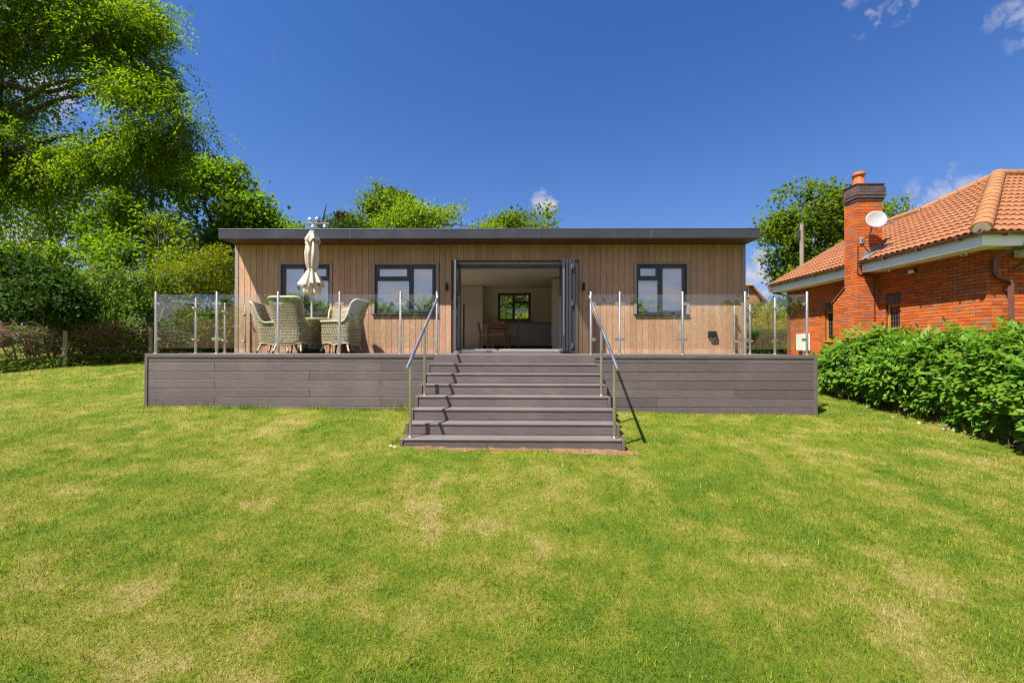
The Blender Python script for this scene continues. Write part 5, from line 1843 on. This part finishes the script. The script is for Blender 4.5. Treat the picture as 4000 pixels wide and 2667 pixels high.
shrub('hawthorn_bush', 'yellow-green spreading hawthorn bush between the trees and the lodge corner', (-11.2, 15.0), [(-10.3, 14.6, 2.7, 1.3, 1.1, .75), (-11.6, 14.6, 2.4, 1.2, 1.1, .65), (-9.6, 14.8, 1.9, 1.0, 1.0, .8), (-12.4, 14.4, 1.9, 1.0, .9, .6), (-11.0, 14.4, 1.6, 1.5, .9, .6), (-10.2, 14.8, 3.35, .7, .6, .35)], 1500, 9, .085, .055, leaf_haw, 41, gap=-.2, gscale=1.7, spread=.15)
shrub('ivy_mound', 'dark ivy-covered mound above the brushwood hedge at the left edge', (-13.6, 11.9), [(-13.9, 11.9, 1.75, 1.25, .9, .85), (-12.9, 11.8, 1.35, .75, .7, .7), (-14.9, 11.9, 1.9, 1.1, .9, 1.0)], 1700, 10, .085, .07, leaf_dark, 42, gap=-.6, spread=.12, droop=.6, shell=.8)
brl = []
rgb = random.Random(5)
shrub('bramble_thicket', 'tangle of brambles and saplings behind the brushwood hedge', (-12.6, 13.4), [(-13.2, 13.2, .75, 1.0, .6, .8), (-12.2, 13.2, 1.0, .9, .6, .9), (-11.2, 13.9, .8, .9, .6, .7), (-11.8, 13.5, 1.9, .8, .7, .7), (-10.2, 14.4, .7, .9, .6, .7), (-14.4, 12.2, .55, 1.0, .6, .6), (-9.4, 15.2, .9, .9, .7, .8), (-12.9, 13.4, 2.3, .8, .7, .6)], 2300, 8, .085, .06, leaf_bram, 43, gap=-.25, gscale=1.8, spread=.15, stems=60)
shrub('elder_bush', 'mid-green leafy bush under the slim hedgerow trees', (-14.3, 14.6), [(-15.3, 14.5, 1.8, 1.2, .9, .9), (-13.4, 14.6, 2.9, 1.0, .9, 1.0), (-16.6, 14.6, 2.0, 1.3, 1.0, 1.0), (-14.0, 14.5, 1.0, 2.4, .8, .9), (-18.0, 15, 2.6, 1.6, 1.0, 1.3), (-12.5, 14.8, 2.2, .9, .8, .9), (-14.5, 14.8, 3.5, .7, .7, .8)], 2000, 8, .125, .085, leaf_mid, 44, gap=-.3, spread=.18)
grp2 = 'young trees rising from the hedge'
tree('sapling', 'thin young tree with pale leaves rising from the hedge left of the hawthorn', (-12.9, 15.3), [(-12.9, 15.2, 4.0, .9, .8, 1.1), (-12.5, 15.1, 2.9, .8, .7, .7), (-13.2, 15.2, 5.1, .6, .6, .7)], 520, 7, .13, .07, leaf_light, bark_pale, .07, 46, gap=-.1, spread=.2, branches=40, group=grp2)
tree('sapling', 'thin leaning young tree above the bramble tangle', (-15.9, 15.8), [(-15.6, 15.6, 4.2, 1.0, .8, 1.1), (-16.4, 15.6, 3.3, .9, .8, .8), (-15.2, 15.6, 5.4, .7, .7, .7)], 560, 7, .13, .07, leaf_mid, bark_pale, .08, 47, gap=-.1, spread=.2, branches=40, group=grp2)
# a continuous far hedge that closes the view under the crowns
wl = [(x, 28 + 2 * math.sin(x), 1.2 + .5 * math.sin(x * 1.7), 1.6, 1.2, 1.6 + .4 * math.sin(x * .9)) for x in np.arange(-40, -7, 1.5)]
V, F, C, I = foliage(wl, 4200, 6, .24, .16, np.random.default_rng(50), -.6, .7, 50, .3, .2, .6)
put('far_hedgerow', np_mesh('far_hedgerow', V, F), leaf_mid, kind='stuff', label='far green hedgerow closing the view under the trees', cat='hedgerow')

# -- ground cover along the foot of the hedge
rng = np.random.default_rng(60)
n = 5200
tt = rng.random(n)
hx = -13.6 + 4.6 * tt ** 1.2 + rng.normal(0, .16, n)
hy = 9.6 + 5.6 * tt + rng.normal(0, .22, n) + .45
P = np.stack([hx, hy, ground(hx, hy) + rng.random(n) * .22 + .01], 1)
D = unit(np.stack([rng.normal(size=n), rng.normal(size=n), rng.random(n) * 1.3], 1)); N = unit(np.array([0, 0, 1.]) + rng.normal(size=(n, 3)) * .5)
V, F = leaf_quads(P, D, N, rng.uniform(.05, .15, n), rng.uniform(.02, .05, n))
put('ground_cover', np_mesh('ground_cover', V, F), leaf_bram, kind='stuff', label='low weeds along the foot of the brushwood hedge', cat='weeds')

# -- laid hedge of cut brushwood on posts
twig_m = noisy('brushwood', (0.20, 0.12, 0.075), (0.10, 0.062, 0.042), scale=7, rough=.9, island=.35, spec=.1)
rg = random.Random(77)
hedge = thing('brushwood_hedge', 'laid hedge of cut brown brushwood along the left edge of the lawn', 'hedge', (-12.6, 11.5, g1(-12.6, 11.5)))
ho = Vector(hedge.location)


def hpt(t_):
    x = -13.9 + 4.9 * t_ ** 1.15
    y_ = 9.2 + 6.2 * t_
    return x, y_ + .55, g1(x, y_)


tw = MB()
for k in range(1500):
    t_ = rg.random()
    x, y_, z = hpt(t_)
    band = rg.random()
    zz = z + (1.0 + rg.gauss(0, .10) if band < .55 else rg.uniform(.15, 1.05))
    a = Vector((x + rg.gauss(0, .06), y_ + rg.gauss(0, .16), zz))
    L = rg.uniform(.25, .8)
    d = Vector((.62, .78, rg.gauss(0, .28))) if rg.random() < .75 else Vector((rg.gauss(0, .5), rg.gauss(0, .5), rg.gauss(.2, .6)))
    d.normalize()
    mid = a + d * L * .5 + Vector((rg.gauss(0, .04), rg.gauss(0, .04), rg.gauss(0, .05)))
    r_ = rg.choice((.004, .005, .006, .008, .012))
    tw.tube([a, mid, a + d * L + Vector((0, 0, rg.gauss(0, .06)))], [r_, r_ * .8, r_ * .3], 3, caps=False)
tw.v = [(x - ho.x, y_ - ho.y, z - ho.z) for x, y_, z in tw.v]
tw.build('brushwood', twig_m, hedge, kind='stuff')
# leaves caught in the hedge
rng = np.random.default_rng(61)
n = 3600
tt = rng.random(n)
hx = -13.9 + 4.9 * tt ** 1.15 + rng.normal(0, .08, n); hy = 9.75 + 6.2 * tt + rng.normal(0, .14, n)
P = np.stack([hx, hy, ground(hx, hy - .55) + rng.uniform(.1, 1.25, n)], 1)
D = unit(rng.normal(size=(n, 3))); N = unit(np.array([0, 0, 1.]) + rng.normal(size=(n, 3)) * .6)
V, F = leaf_quads(P, D, N, rng.uniform(.04, .09, n), rng.uniform(.025, .05, n))
put('leaves', np_mesh('leaves', V - np.array(ho), F), leaf_bram, hedge, kind='stuff')
for k, (t_, lab) in enumerate(((.13, 'weathered fence post nearest the left edge under the brushwood'), (.33, 'weathered fence post half hidden in the brushwood'), (.56, 'weathered fence post in the hedge left of the balustrade'), (.80, 'weathered fence post in the hedge seen through the end glass'))):
    x, y_, z = hpt(t_)
    MB().tube([(0, 0, -.2), (.01, 0, 1.02)], [.055, .05], 8).build('fence_post', wood_pole, None, 40, label=lab, cat='post', group='fence posts in the brushwood hedge', loc=(x + .02, y_ - .28, z))

# -- trees rising behind the lodge
grp = 'trees behind the lodge'
tree('oak_tree', 'tallest dome-shaped tree behind the lodge roof', (-12.4, 40), [(-12.2, 40, 13.0, 2.7, 2.5, 2.3), (-14.5, 40, 11.4, 2.6, 2.4, 2.2), (-10.4, 40, 11.6, 2.0, 2.2, 2.0), (-16.9, 40, 10.2, 2.2, 2, 2.0), (-18.2, 40, 9.2, 1.6, 1.6, 1.4), (-12.6, 39.5, 10.2, 3.4, 2.3, 2.6)], 1700, 8, .30, .22, leaf_oak, bark, .4, 71, gap=-.3, gscale=.6, spread=.42, branches=40, group=grp)
tree('ash_tree', 'pale feathery ash in front of the dome-shaped tree', (-7.4, 36), [(-8.9, 36, 10.9, 2.2, 2, 1.8), (-6.8, 36, 10.5, 2.0, 2, 1.6), (-4.8, 36, 10.7, 1.8, 2, 1.5), (-10.8, 36, 10.2, 1.8, 2, 1.3), (-3.0, 36, 10.0, 1.5, 1.6, 1.4)], 1300, 8, .27, .12, leaf_light, bark_pale, .3, 72, gap=-.1, gscale=.8, spread=.4, branches=70, group=grp)
tree('oak_tree', 'broad tree behind the lodge roof above the open door', (.6, 40), [(1.6, 40, 12.0, 2.4, 2.2, 2.0), (-.6, 40, 11.2, 2.0, 2, 1.9), (3.0, 40, 10.6, 1.7, 2, 1.5), (-2.4, 40, 10.3, 1.6, 2, 1.5), (1.0, 39.6, 9.6, 3.2, 2, 1.8)], 1300, 8, .30, .22, leaf_oak, bark, .35, 73, gap=-.22, gscale=.7, spread=.42, branches=60, group=grp)
tree('copper_shrub', 'small dark purple-leaved tree beside the dome-shaped tree', (-15.3, 36), [(-15.2, 36, 11.0, .35, .4, .9), (-14.8, 36, 10.0, .4, .4, .9)], 90, 8, .26, .18, leaf_purple, bark, .12, 74, gap=-1, spread=.2, branches=8, group=grp, fork=.6)
tree('field_tree', 'low distant tree behind the lodge roof left of the power pole', (-19, 33), [(-19, 33, 8.3, 2.2, 1.5, 1.2), (-21, 33, 8.2, 1.8, 1.5, 1.4), (-16.9, 33, 8.4, 1.2, 1.2, .7)], 600, 8, .26, .2, leaf_mid, bark, .25, 75, gap=-.3, spread=.4, branches=15, group=grp)
tree('conifer_tree', 'dark bushy evergreen beside the power pole behind the roof', (-14.6, 33), [(-14.2, 33, 9.0, 1.3, 1.2, 1.4), (-12.8, 33, 9.2, 1.1, 1.2, 1.2)], 450, 8, .22, .10, leaf_clip, bark, .2, 76, gap=-.4, spread=.32, branches=12, group=grp)

# -- oak beside the chimney and the far gardens on the right
tree('oak_tree', 'tall open-crowned oak between the lodge and the chimney', (20.8, 30), [(20.6, 30, 9.8, 2.7, 2.3, 2.3), (18.6, 30, 7.7, 1.7, 1.7, 1.6), (22.7, 30, 9.3, 2.2, 2.1, 2.1), (19.2, 30, 5.7, 1.5, 1.5, 1.0), (21.6, 30, 6.4, 2.3, 2, 1.6), (25.4, 30, 9.2, 1.9, 1.8, 1.5), (24.2, 30, 6.6, 2.2, 2, 1.6), (18.3, 30, 9.0, 1.1, 1.1, .7)], 1900, 8, .235, .18, leaf_oak, bark, .42, 81, gap=-.02, gscale=.85, spread=.33, branches=150, fork=.42, shell=.35)
tree('far_tree', 'hazy round tree behind the neighbour house', (29, 42), [(28.0, 42, 4.9, 2.0, 1.6, 1.4), (30.5, 42, 4.0, 2.4, 1.8, 1.5), (26.2, 42, 3.6, 1.6, 1.4, 1.2)], 500, 7, .30, .2, leaf_blue, bark, .25, 82, gap=-.35, spread=.4, branches=10)
shrub('tall_hedge', 'tall clipped green hedge in front of the neighbour house', (15.0, 26), [(x, 26, 1.4, .9, .8, 1.65) for x in np.arange(11.5, 16.6, .8)], 1300, 8, .15, .09, leaf_clip, 83, gap=-.8, spread=.18, shell=.8, cat='hedge')
shrub('yellow_shrub', 'bright yellow-green shrub beside the brick house corner', (12.9, 21.5), [(12.9, 21.5, 1.5, .75, .6, .9), (13.6, 21.6, 1.0, .7, .6, .8)], 420, 8, .10, .05, leaf_yel, 84, spread=.14)
shrub('gold_shrub', 'golden flowering shrub behind the clipped low hedge', (11.6, 19.5), [(11.9, 19.5, .75, .7, .5, .5), (11.1, 19.6, .95, .5, .5, .45), (12.5, 19.4, .6, .6, .5, .5)], 420, 8, .08, .04, leaf_gold, 85, spread=.12)
shrub('leafy_shrub', 'bright green leafy shrub above the clipped low hedge', (10.5, 18.5), [(10.5, 18.4, .55, .65, .5, .55), (9.8, 18.4, .6, .5, .5, .6)], 420, 8, .11, .07, leaf_light, 86, spread=.12)


def block_hedge(name, label, x0, x1, y0, y1, z1, n, ll, mat, seed):
    rng = np.random.default_rng(seed)
    bx, by = (x0 + x1) / 2, (y0 + y1) / 2
    bz = g1(bx, by) - .1
    t = thing(name, label, 'hedge', (bx, by, bz))
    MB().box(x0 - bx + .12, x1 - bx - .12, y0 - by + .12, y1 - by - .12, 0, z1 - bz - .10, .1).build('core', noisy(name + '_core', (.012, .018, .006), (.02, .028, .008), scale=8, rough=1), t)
    a = rng.random(n); P = np.stack([rng.uniform(x0, x1, n), rng.uniform(y0, y1, n), rng.uniform(bz, z1, n)], 1)
    P[a < .5, 1] = y0; P[(a >= .5) & (a < .8), 2] = z1; P[(a >= .8) & (a < .9), 0] = x0; P[a >= .9, 0] = x1
    P += rng.normal(0, .035, P.shape)
    D = unit(rng.normal(size=(n, 3)) + np.array([0, -.3, .4])); N = unit(rng.normal(size=(n, 3)) * .6 + np.array([0, -.6, .8]))
    V, F = leaf_quads(P, D, N, ll * rng.uniform(.7, 1.3, n), ll * .6 * rng.uniform(.7, 1.3, n))
    put('foliage', np_mesh('foliage', V - np.array([bx, by, bz]), F), mat, t)
    return t


block_hedge('clipped_hedge', 'low flat-topped clipped hedge seen through the right-hand end glass', 8.7, 10.4, 16.2, 17.2, .80, 9000, .06, leaf_clip, 87)
t = thing('boarded_fence', 'dark brown boarded fence panel beside the brick house corner', 'fence', (11.6, 19, g1(11.6, 19)))
for k in range(14):
    MB().box(-.9 + k * .14, -.9 + k * .14 + .135, -.01 + .008 * (k % 2), .012 + .008 * (k % 2), .02, 1.0, .003).build('board', soffit_m, t)
MB().box(-.9, 1.06, .022, .06, .25, .33).build('rail', soffit_m, t)
t = thing('garden_wall', 'low brick garden wall with pale coping in the distance right of the lodge', 'wall', (17.5, 28, 0))
MB().box(-2.5, 2.5, -.1, .1, -.5, 2.75).build('wall', nb_brick, t)
MB().box(-2.55, 2.55, -.16, .16, 2.752, 2.86, .02).build('coping', stone_m, t)

# -- plants outside the kitchen window
shrub('yellow_shrub', 'sunlit yellow-green shrub outside the kitchen window', (.35, 18.6), [(.45, 18.6, .95, .7, .5, .75), (-.2, 18.8, .7, .6, .5, .6)], 500, 8, .09, .04, leaf_yel, 91, spread=.12)
rng = np.random.default_rng(92)
n = 420
P = np.stack([rng.normal(-.35, .28, n), rng.normal(17.5, .18, n), np.full(n, -.25)], 1)
D = unit(np.stack([rng.normal(0, .28, n), rng.normal(0, .28, n), np.ones(n)], 1)); N = unit(rng.normal(size=(n, 3)) + np.array([0, -1, 0]))
V, F = leaf_quads(P, D, N, rng.uniform(1.2, 2.15, n), rng.uniform(.025, .045, n))
put('iris_clump', np_mesh('iris_clump', V, F), leaf_light, label='clump of tall strap leaves outside the kitchen window', cat='plant')
block_hedge('back_hedge', 'dark hedge behind the shrubs outside the kitchen window', -4, 4, 22.5, 23.5, 3.6, 6000, .16, leaf_mid, 93)

# -- big-leaved hedge on the right, in front of the brick house
rng = np.random.default_rng(95); rg = random.Random(95)
hh_ = thing('garden_hedge', 'thick glossy large-leaved hedge in front of the brick house', 'hedge', (7.9, 7.6, g1(7.9, 7.6)))
ho = np.array(hh_.location)


def hedge_surface(s, a):
    """s along the hedge (0 near, 1 far), a round the section: 0 foot of the lawn side, 1 top middle, 1.35 far side"""
    y_ = 3.6 + 6.75 * s
    xf = 7.28 + .10 * np.sin(y_ * 1.1) + .02 * (y_ - 7)
    ztop = .24 - .07 * np.clip(9.2 - y_, 0, 4) + .08 * np.sin(y_ * 1.9 + 1) + .05 * np.sin(y_ * 4.3)
    zb = ground(xf, y_) + .22
    end = np.clip((y_ - 9.2) / 1.15, 0, 1)
    ztop = ztop - .62 * end ** 2.2
    ang = a * PI * .5
    ex = .75
    bulge = .40 + .10 * np.sin(y_ * 2.3 + 2) + .05 * np.sin(y_ * 5.1)
    x = xf + .55 - (.55 + bulge * np.sin(np.clip(a, 0, 1) * PI) ** .8) * np.abs(np.cos(ang)) ** ex * np.sign(np.cos(ang)) + end * .22
    z = zb + (ztop - zb) * np.abs(np.sin(ang)) ** .9
    return x, y_, z


n = 6400
s = rng.random(n); a = rng.random(n) ** .85 * 1.5
x, y_, z = hedge_surface(s, a)
lump = .07 * np.sin(x * 6 + y_ * 5) + .05 * np.sin(z * 9 + y_ * 7)
P = np.stack([x, y_, z], 1) + rng.normal(0, .06, (n, 3))
out = np.stack([-np.cos(a * PI * .5), np.where(y_ > 10, .5, -.12) * np.ones(n), np.sin(a * PI * .5) * .9], 1)
P += unit(out) * (lump + rng.random(n) * .12)[:, None]
P[:, 2] = np.maximum(P[:, 2], ground(P[:, 0], P[:, 1]) + .06)
# each point carries a compound leaf of seven hanging leaflets
D = unit(out * .55 + rng.normal(size=(n, 3)) * .38 + np.array([0, -.2, -.42])); N = unit(out + np.array([0, -.15, .75]) + rng.normal(size=(n, 3)) * .22)
S = unit(np.cross(D, N))
Vs, Fs, off = [], [], 0
sc = rng.uniform(.5, 1.35, n)
for k in range(7):
    f = (k // 2 + .7) / 3.6
    base = P + D * (.24 * f * sc)[:, None] + np.array([0, 0, -1.]) * (.05 * f * f)
    sg = 1 if k % 2 else -1
    d2 = unit(D * .6 + S * sg * .8 + rng.normal(size=(n, 3)) * .1 + np.array([0, 0, -.12])) if k < 6 else D
    V, F = leaf_quads(base, d2, unit(N + rng.normal(size=(n, 3)) * .12), .112 * sc * rng.uniform(.85, 1.15, n), .052 * sc, .18)
    Vs.append(V); Fs.append(F + off); off += len(V)
put('foliage', np_mesh('foliage', np.concatenate(Vs) - ho, np.concatenate(Fs)), leaf_wist, hh_)
# dark filler sheet, added inside to block light through the leaves
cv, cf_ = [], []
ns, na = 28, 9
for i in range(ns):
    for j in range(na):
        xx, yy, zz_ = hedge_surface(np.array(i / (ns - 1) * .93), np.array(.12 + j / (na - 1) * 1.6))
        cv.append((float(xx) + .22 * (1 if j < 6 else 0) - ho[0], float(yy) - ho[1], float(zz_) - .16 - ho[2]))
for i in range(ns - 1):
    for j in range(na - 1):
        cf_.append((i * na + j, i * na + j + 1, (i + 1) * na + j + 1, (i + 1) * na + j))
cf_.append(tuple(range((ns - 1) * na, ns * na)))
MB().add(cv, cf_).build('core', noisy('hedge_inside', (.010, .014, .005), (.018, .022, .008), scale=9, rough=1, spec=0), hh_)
st = MB()
for k in range(46):
    yy = 3.8 + 6.2 * rg.random()
    xx = 7.75 + rg.gauss(0, .12)
    zz_ = g1(xx, yy)
    limb(st, (xx, yy, zz_ - .05), (xx + rg.gauss(-.1, .25), yy + rg.gauss(0, .25), zz_ + rg.uniform(.5, .9)), .022, .008, rg, .15, 4, 5)
st.v = [(x_ - ho[0], q - ho[1], w_ - ho[2]) for x_, q, w_ in st.v]
st.build('stems', bark, hh_, 60)
tn = MB()
for yy, zc in ((8.9, -.62), (8.45, -.60), (8.2, -.58), (6.55, -.75), (9.3, .05), (7.2, .30), (6.4, .12)):
    x0 = 7.12 if zc < 0 else 6.98
    d = Vector((-.32, -.12, -.28)) if zc < 0 else Vector((-.1, -.5, .05))
    p0 = Vector((x0, yy, zc))
    tn.tube([p0, p0 + d * .45 + Vector((0, 0, .07)), p0 + d * .9 + Vector((0, 0, .03)), p0 + d * 1.15 + Vector((.02, -.03, -.03))], [.007, .006, .005, .003], 5)
tn.v = [(x_ - ho[0], q - ho[1], w_ - ho[2]) for x_, q, w_ in tn.v]
tn.build('tendrils', leaf_light, hh_, kind='stuff')

# soil: bed under the hedge, worn edge in front of the steps
def patch(name, label, outline, lift, mat, seed, sub=.12):
    rg = random.Random(seed)
    xs_ = [p[0] for p in outline]; ys_ = [p[1] for p in outline]
    bm = bmesh.new()
    vs = [bm.verts.new((x_, q, 0)) for x_, q in outline]
    bm.faces.new(vs)
    bmesh.ops.triangulate(bm, faces=bm.faces[:])
    for _ in range(4):
        long_e = [e for e in bm.edges if e.calc_length() > sub * 2]
        if not long_e:
            break
        bmesh.ops.subdivide_edges(bm, edges=long_e, cuts=1)
        bmesh.ops.triangulate(bm, faces=bm.faces[:])
    for v in bm.verts:
        edge = any(len(e.link_faces) == 1 for e in v.link_edges)
        v.co.z = g1(v.co.x, v.co.y) + (lift * .2 if edge else lift + rg.uniform(0, .012))
    me = bpy.data.meshes.new(name); bm.to_mesh(me); bm.free()
    put(name, me, mat, kind='structure', label=label, cat='soil')


def ragged(pts, amp, seed, k=6):
    rg = random.Random(seed); out = []
    for (a0, b0), (a1, b1) in zip(pts, pts[1:] + pts[:1]):
        for i in range(k):
            f = i / k
            out.append((a0 + (a1 - a0) * f + rg.uniform(-amp, amp), b0 + (b1 - b0) * f + rg.uniform(-amp, amp)))
    return out


patch('soil_bed', 'bare soil under the large-leaved hedge', ragged([(6.95, 3.4), (8.6, 3.4), (8.6, 10.6), (7.5, 10.6), (7.12, 9.4), (6.98, 7.0)], .05, 3, 10), .012, soil_m, 1)
patch('soil_strip', 'worn reddish soil along the foot of the bottom step', ragged([(-1.3, 5.56), (-.3, 5.52), (.3, 5.56), (.8, 5.47), (1.42, 5.46), (1.62, 5.52), (1.42, 5.72), (-1.4, 5.72)], .045, 4, 9), .008, soil_m, 2)

# ------------------------------------------------------------------ grass
rng = np.random.default_rng(100)


def blades(x, y_, length, width, tilt, seed):
    rng = np.random.default_rng(seed)
    n = len(x)
    z = ground(x, y_)
    az = rng.uniform(0, 2 * PI, n)
    tl = np.abs(rng.normal(0, tilt, n)) + .15
    d = np.stack([np.cos(az) * np.sin(tl), np.sin(az) * np.sin(tl), np.cos(tl)], 1)
    sd = np.stack([-np.sin(az), np.cos(az), np.zeros(n)], 1)
    b0 = np.stack([x, y_, z - .004], 1)
    Vv = np.stack([b0 - sd * width[:, None] * .5, b0 + sd * width[:, None] * .5, b0 + d * length[:, None]], 1).reshape(-1, 3)
    return Vv, np.arange(3 * n).reshape(-1, 3)


Vs, Fs, off = [], [], 0
for y0, y1, dens, l0, wd in ((1.9, 3.2, 11000, .034, .0042), (3.2, 4.6, 7000, .034, .005), (4.6, 6.2, 3600, .036, .006), (6.2, 9.0, 1900, .038, .008), (9.0, 14.0, 900, .045, .011)):
    hwid = 1.26 * y1 + 3.0
    n = int(dens * (y1 - y0) * 2 * hwid * .97)
    n = min(n, 300000)
    x = rng.uniform(-hwid, hwid, n); y_ = rng.uniform(y0, y1, n)
    ok = (rng.random(n) < np.exp(-np.maximum(0, np.abs(x) - 1.26 * y_ - .3) / .9)) & ~((y_ > YD - .02) & (x > DXL - .02) & (x < DXR + .02)) & ~((y_ > YD - 7 * G - .02) & (x > SX0 - .01) & (x < SX1 + .01)) & ~((x > 6.95) & (y_ > 3)) & ~((x > 8.5))
    if y0 >= 9:
        ok &= (x < -6.9) | ((x > 5.6) & (y_ < 12.3))
    strip = (y_ > 5.46) & (y_ < 5.72) & (np.abs(x) < 1.6)
    ok &= ~(strip & (rng.random(n) < .6))
    x, y_ = x[ok], y_[ok]
    L = l0 * rng.uniform(.45, 1.25, len(x))
    V, F = blades(x, y_, L, wd * rng.uniform(.7, 1.3, len(x)), .75, int(y0 * 10))
    Vs.append(V); Fs.append(F + off); off += len(V)
# coarser green tufts scattered through the turf
cxs = rng.uniform(-9, 8.5, 900); cys = 2.1 + 6.3 * rng.random(900) ** 1.3
okc = (np.abs(cxs) < 1.25 * cys) & ~((cys > 5.3) & (np.abs(cxs) < 1.9)) & (cys < 7.3) & (cxs < 6.6)
cxs, cys = cxs[okc], cys[okc]
k = 34
x = np.repeat(cxs, k) + rng.normal(0, .045, len(cxs) * k); y_ = np.repeat(cys, k) + rng.normal(0, .045, len(cxs) * k)
V, F = blades(x, y_, .055 * rng.uniform(.4, 1.2, len(x)), .0065 * rng.uniform(.7, 1.3, len(x)), .7, 5)
Vs.append(V); Fs.append(F + off); off += len(V)
# longer tufts the mower missed, along the deck and steps
for (cx_, cy_, sx_, n, lm) in [(-6.6, 7.53, .15, 160, .13), (-5.6, 7.55, .35, 260, .12), (-4.85, 7.55, .22, 230, .16), (-3.6, 7.55, .18, 200, .13), (-2.75, 7.55, .20, 150, .11), (-1.95, 7.52, .18, 260, .22), (-1.75, 7.3, .12, 160, .14), (2.4, 7.56, .5, 200, .07),
                              (3.4, 7.56, .4, 160, .07), (4.6, 7.56, .5, 200, .08), (5.5, 7.5, .08, 90, .1), (-1.62, 6.2, .04, 90, .12), (-1.62, 5.75, .04, 80, .1), (-.42, 5.52, .04, 16, .2), (.1, 5.5, .3, 30, .07), (-1.0, 5.53, .3, 40, .08), (1.0, 5.5, .25, 30, .07),
                              (1.5, 7.3, .05, 40, .1), (-3.0, 7.56, 2.8, 900, .07), (3.6, 7.56, 1.8, 500, .055), (7.0, 6.8, .06, 120, .18), (7.0, 5.6, .07, 130, .2), (7.05, 8.0, .06, 120, .16), (7.0, 4.9, .06, 90, .2)]:
    sy_ = .05 if cx_ < 6.5 else .8
    x = rng.normal(cx_, sx_, n); y_ = rng.normal(cy_, sy_, n)
    ok = ~((y_ > YD - .015) & (x > DXL - .02) & (x < DXR + .02))
    x, y_ = x[ok], y_[ok]
    V, F = blades(x, y_, lm * rng.uniform(.3, 1.2, len(x)), rng.uniform(.004, .008, len(x)), .32, n)
    Vs.append(V); Fs.append(F + off); off += len(V)
put('grass', np_mesh('grass', np.concatenate(Vs), np.concatenate(Fs)), blade_m, kind='stuff', label='short mown grass blades of the lawn', cat='grass')

# daisies near the hedge
petal = noisy('petal', (.75, .75, .72), (.7, .7, .66), scale=20, rough=.7)
dm = MB()
for k in range(9):
    a = 2 * PI * k / 9
    dm.add([(.003 * math.cos(a), .003 * math.sin(a), .035), (.02 * math.cos(a - .28), .02 * math.sin(a - .28), .038), (.024 * math.cos(a), .024 * math.sin(a), .04), (.02 * math.cos(a + .28), .02 * math.sin(a + .28), .038)], [(0, 1, 2, 3)])
dm.tube([(0, 0, 0), (0, 0, .034)], .0015, 4)
dme = dm.mesh('daisy'); dme.materials.append(petal)
for k, (x, y_) in enumerate(((6.52, 7.42), (6.62, 7.05), (6.68, 7.12), (6.75, 6.78), (6.84, 6.80), (6.88, 6.70), (6.80, 6.68), (6.93, 6.62), (7.02, 5.98), (-1.66, 5.52), (-1.60, 5.49))):
    put('daisy', dme, None, label='small white daisy in the grass beside the hedge' if x > 0 else 'small white daisy in the grass at the left foot of the steps', cat='flower', group='daisies by the hedge' if x > 0 else 'daisies by the steps', loc=(x, y_, g1(x, y_)))

# ------------------------------------------------------------------ woodland behind the viewer, mirrored in the panes
wl = []
for k in range(26):
    x = -60 + k * 4.8
    hgt = 7.2 + 1.7 * (math.sin(k * 1.7) + 1) * .5 + (1.6 if k in (5, 6, 10, 21) else 0)
    wl.append((x, -46 + 3 * math.sin(k * 2.1), -3 + hgt * .5, 3.0, 2.0, hgt * .62))
V, F, C, I = foliage(wl, 12000, 6, .85, .62, np.random.default_rng(110), -1.0, .4, 110, .6, .2, .55)
put('woodland', np_mesh('woodland', V, F), leaf_mid, kind='stuff', label='belt of trees on the valley side, mirrored in the glass', cat='woodland')
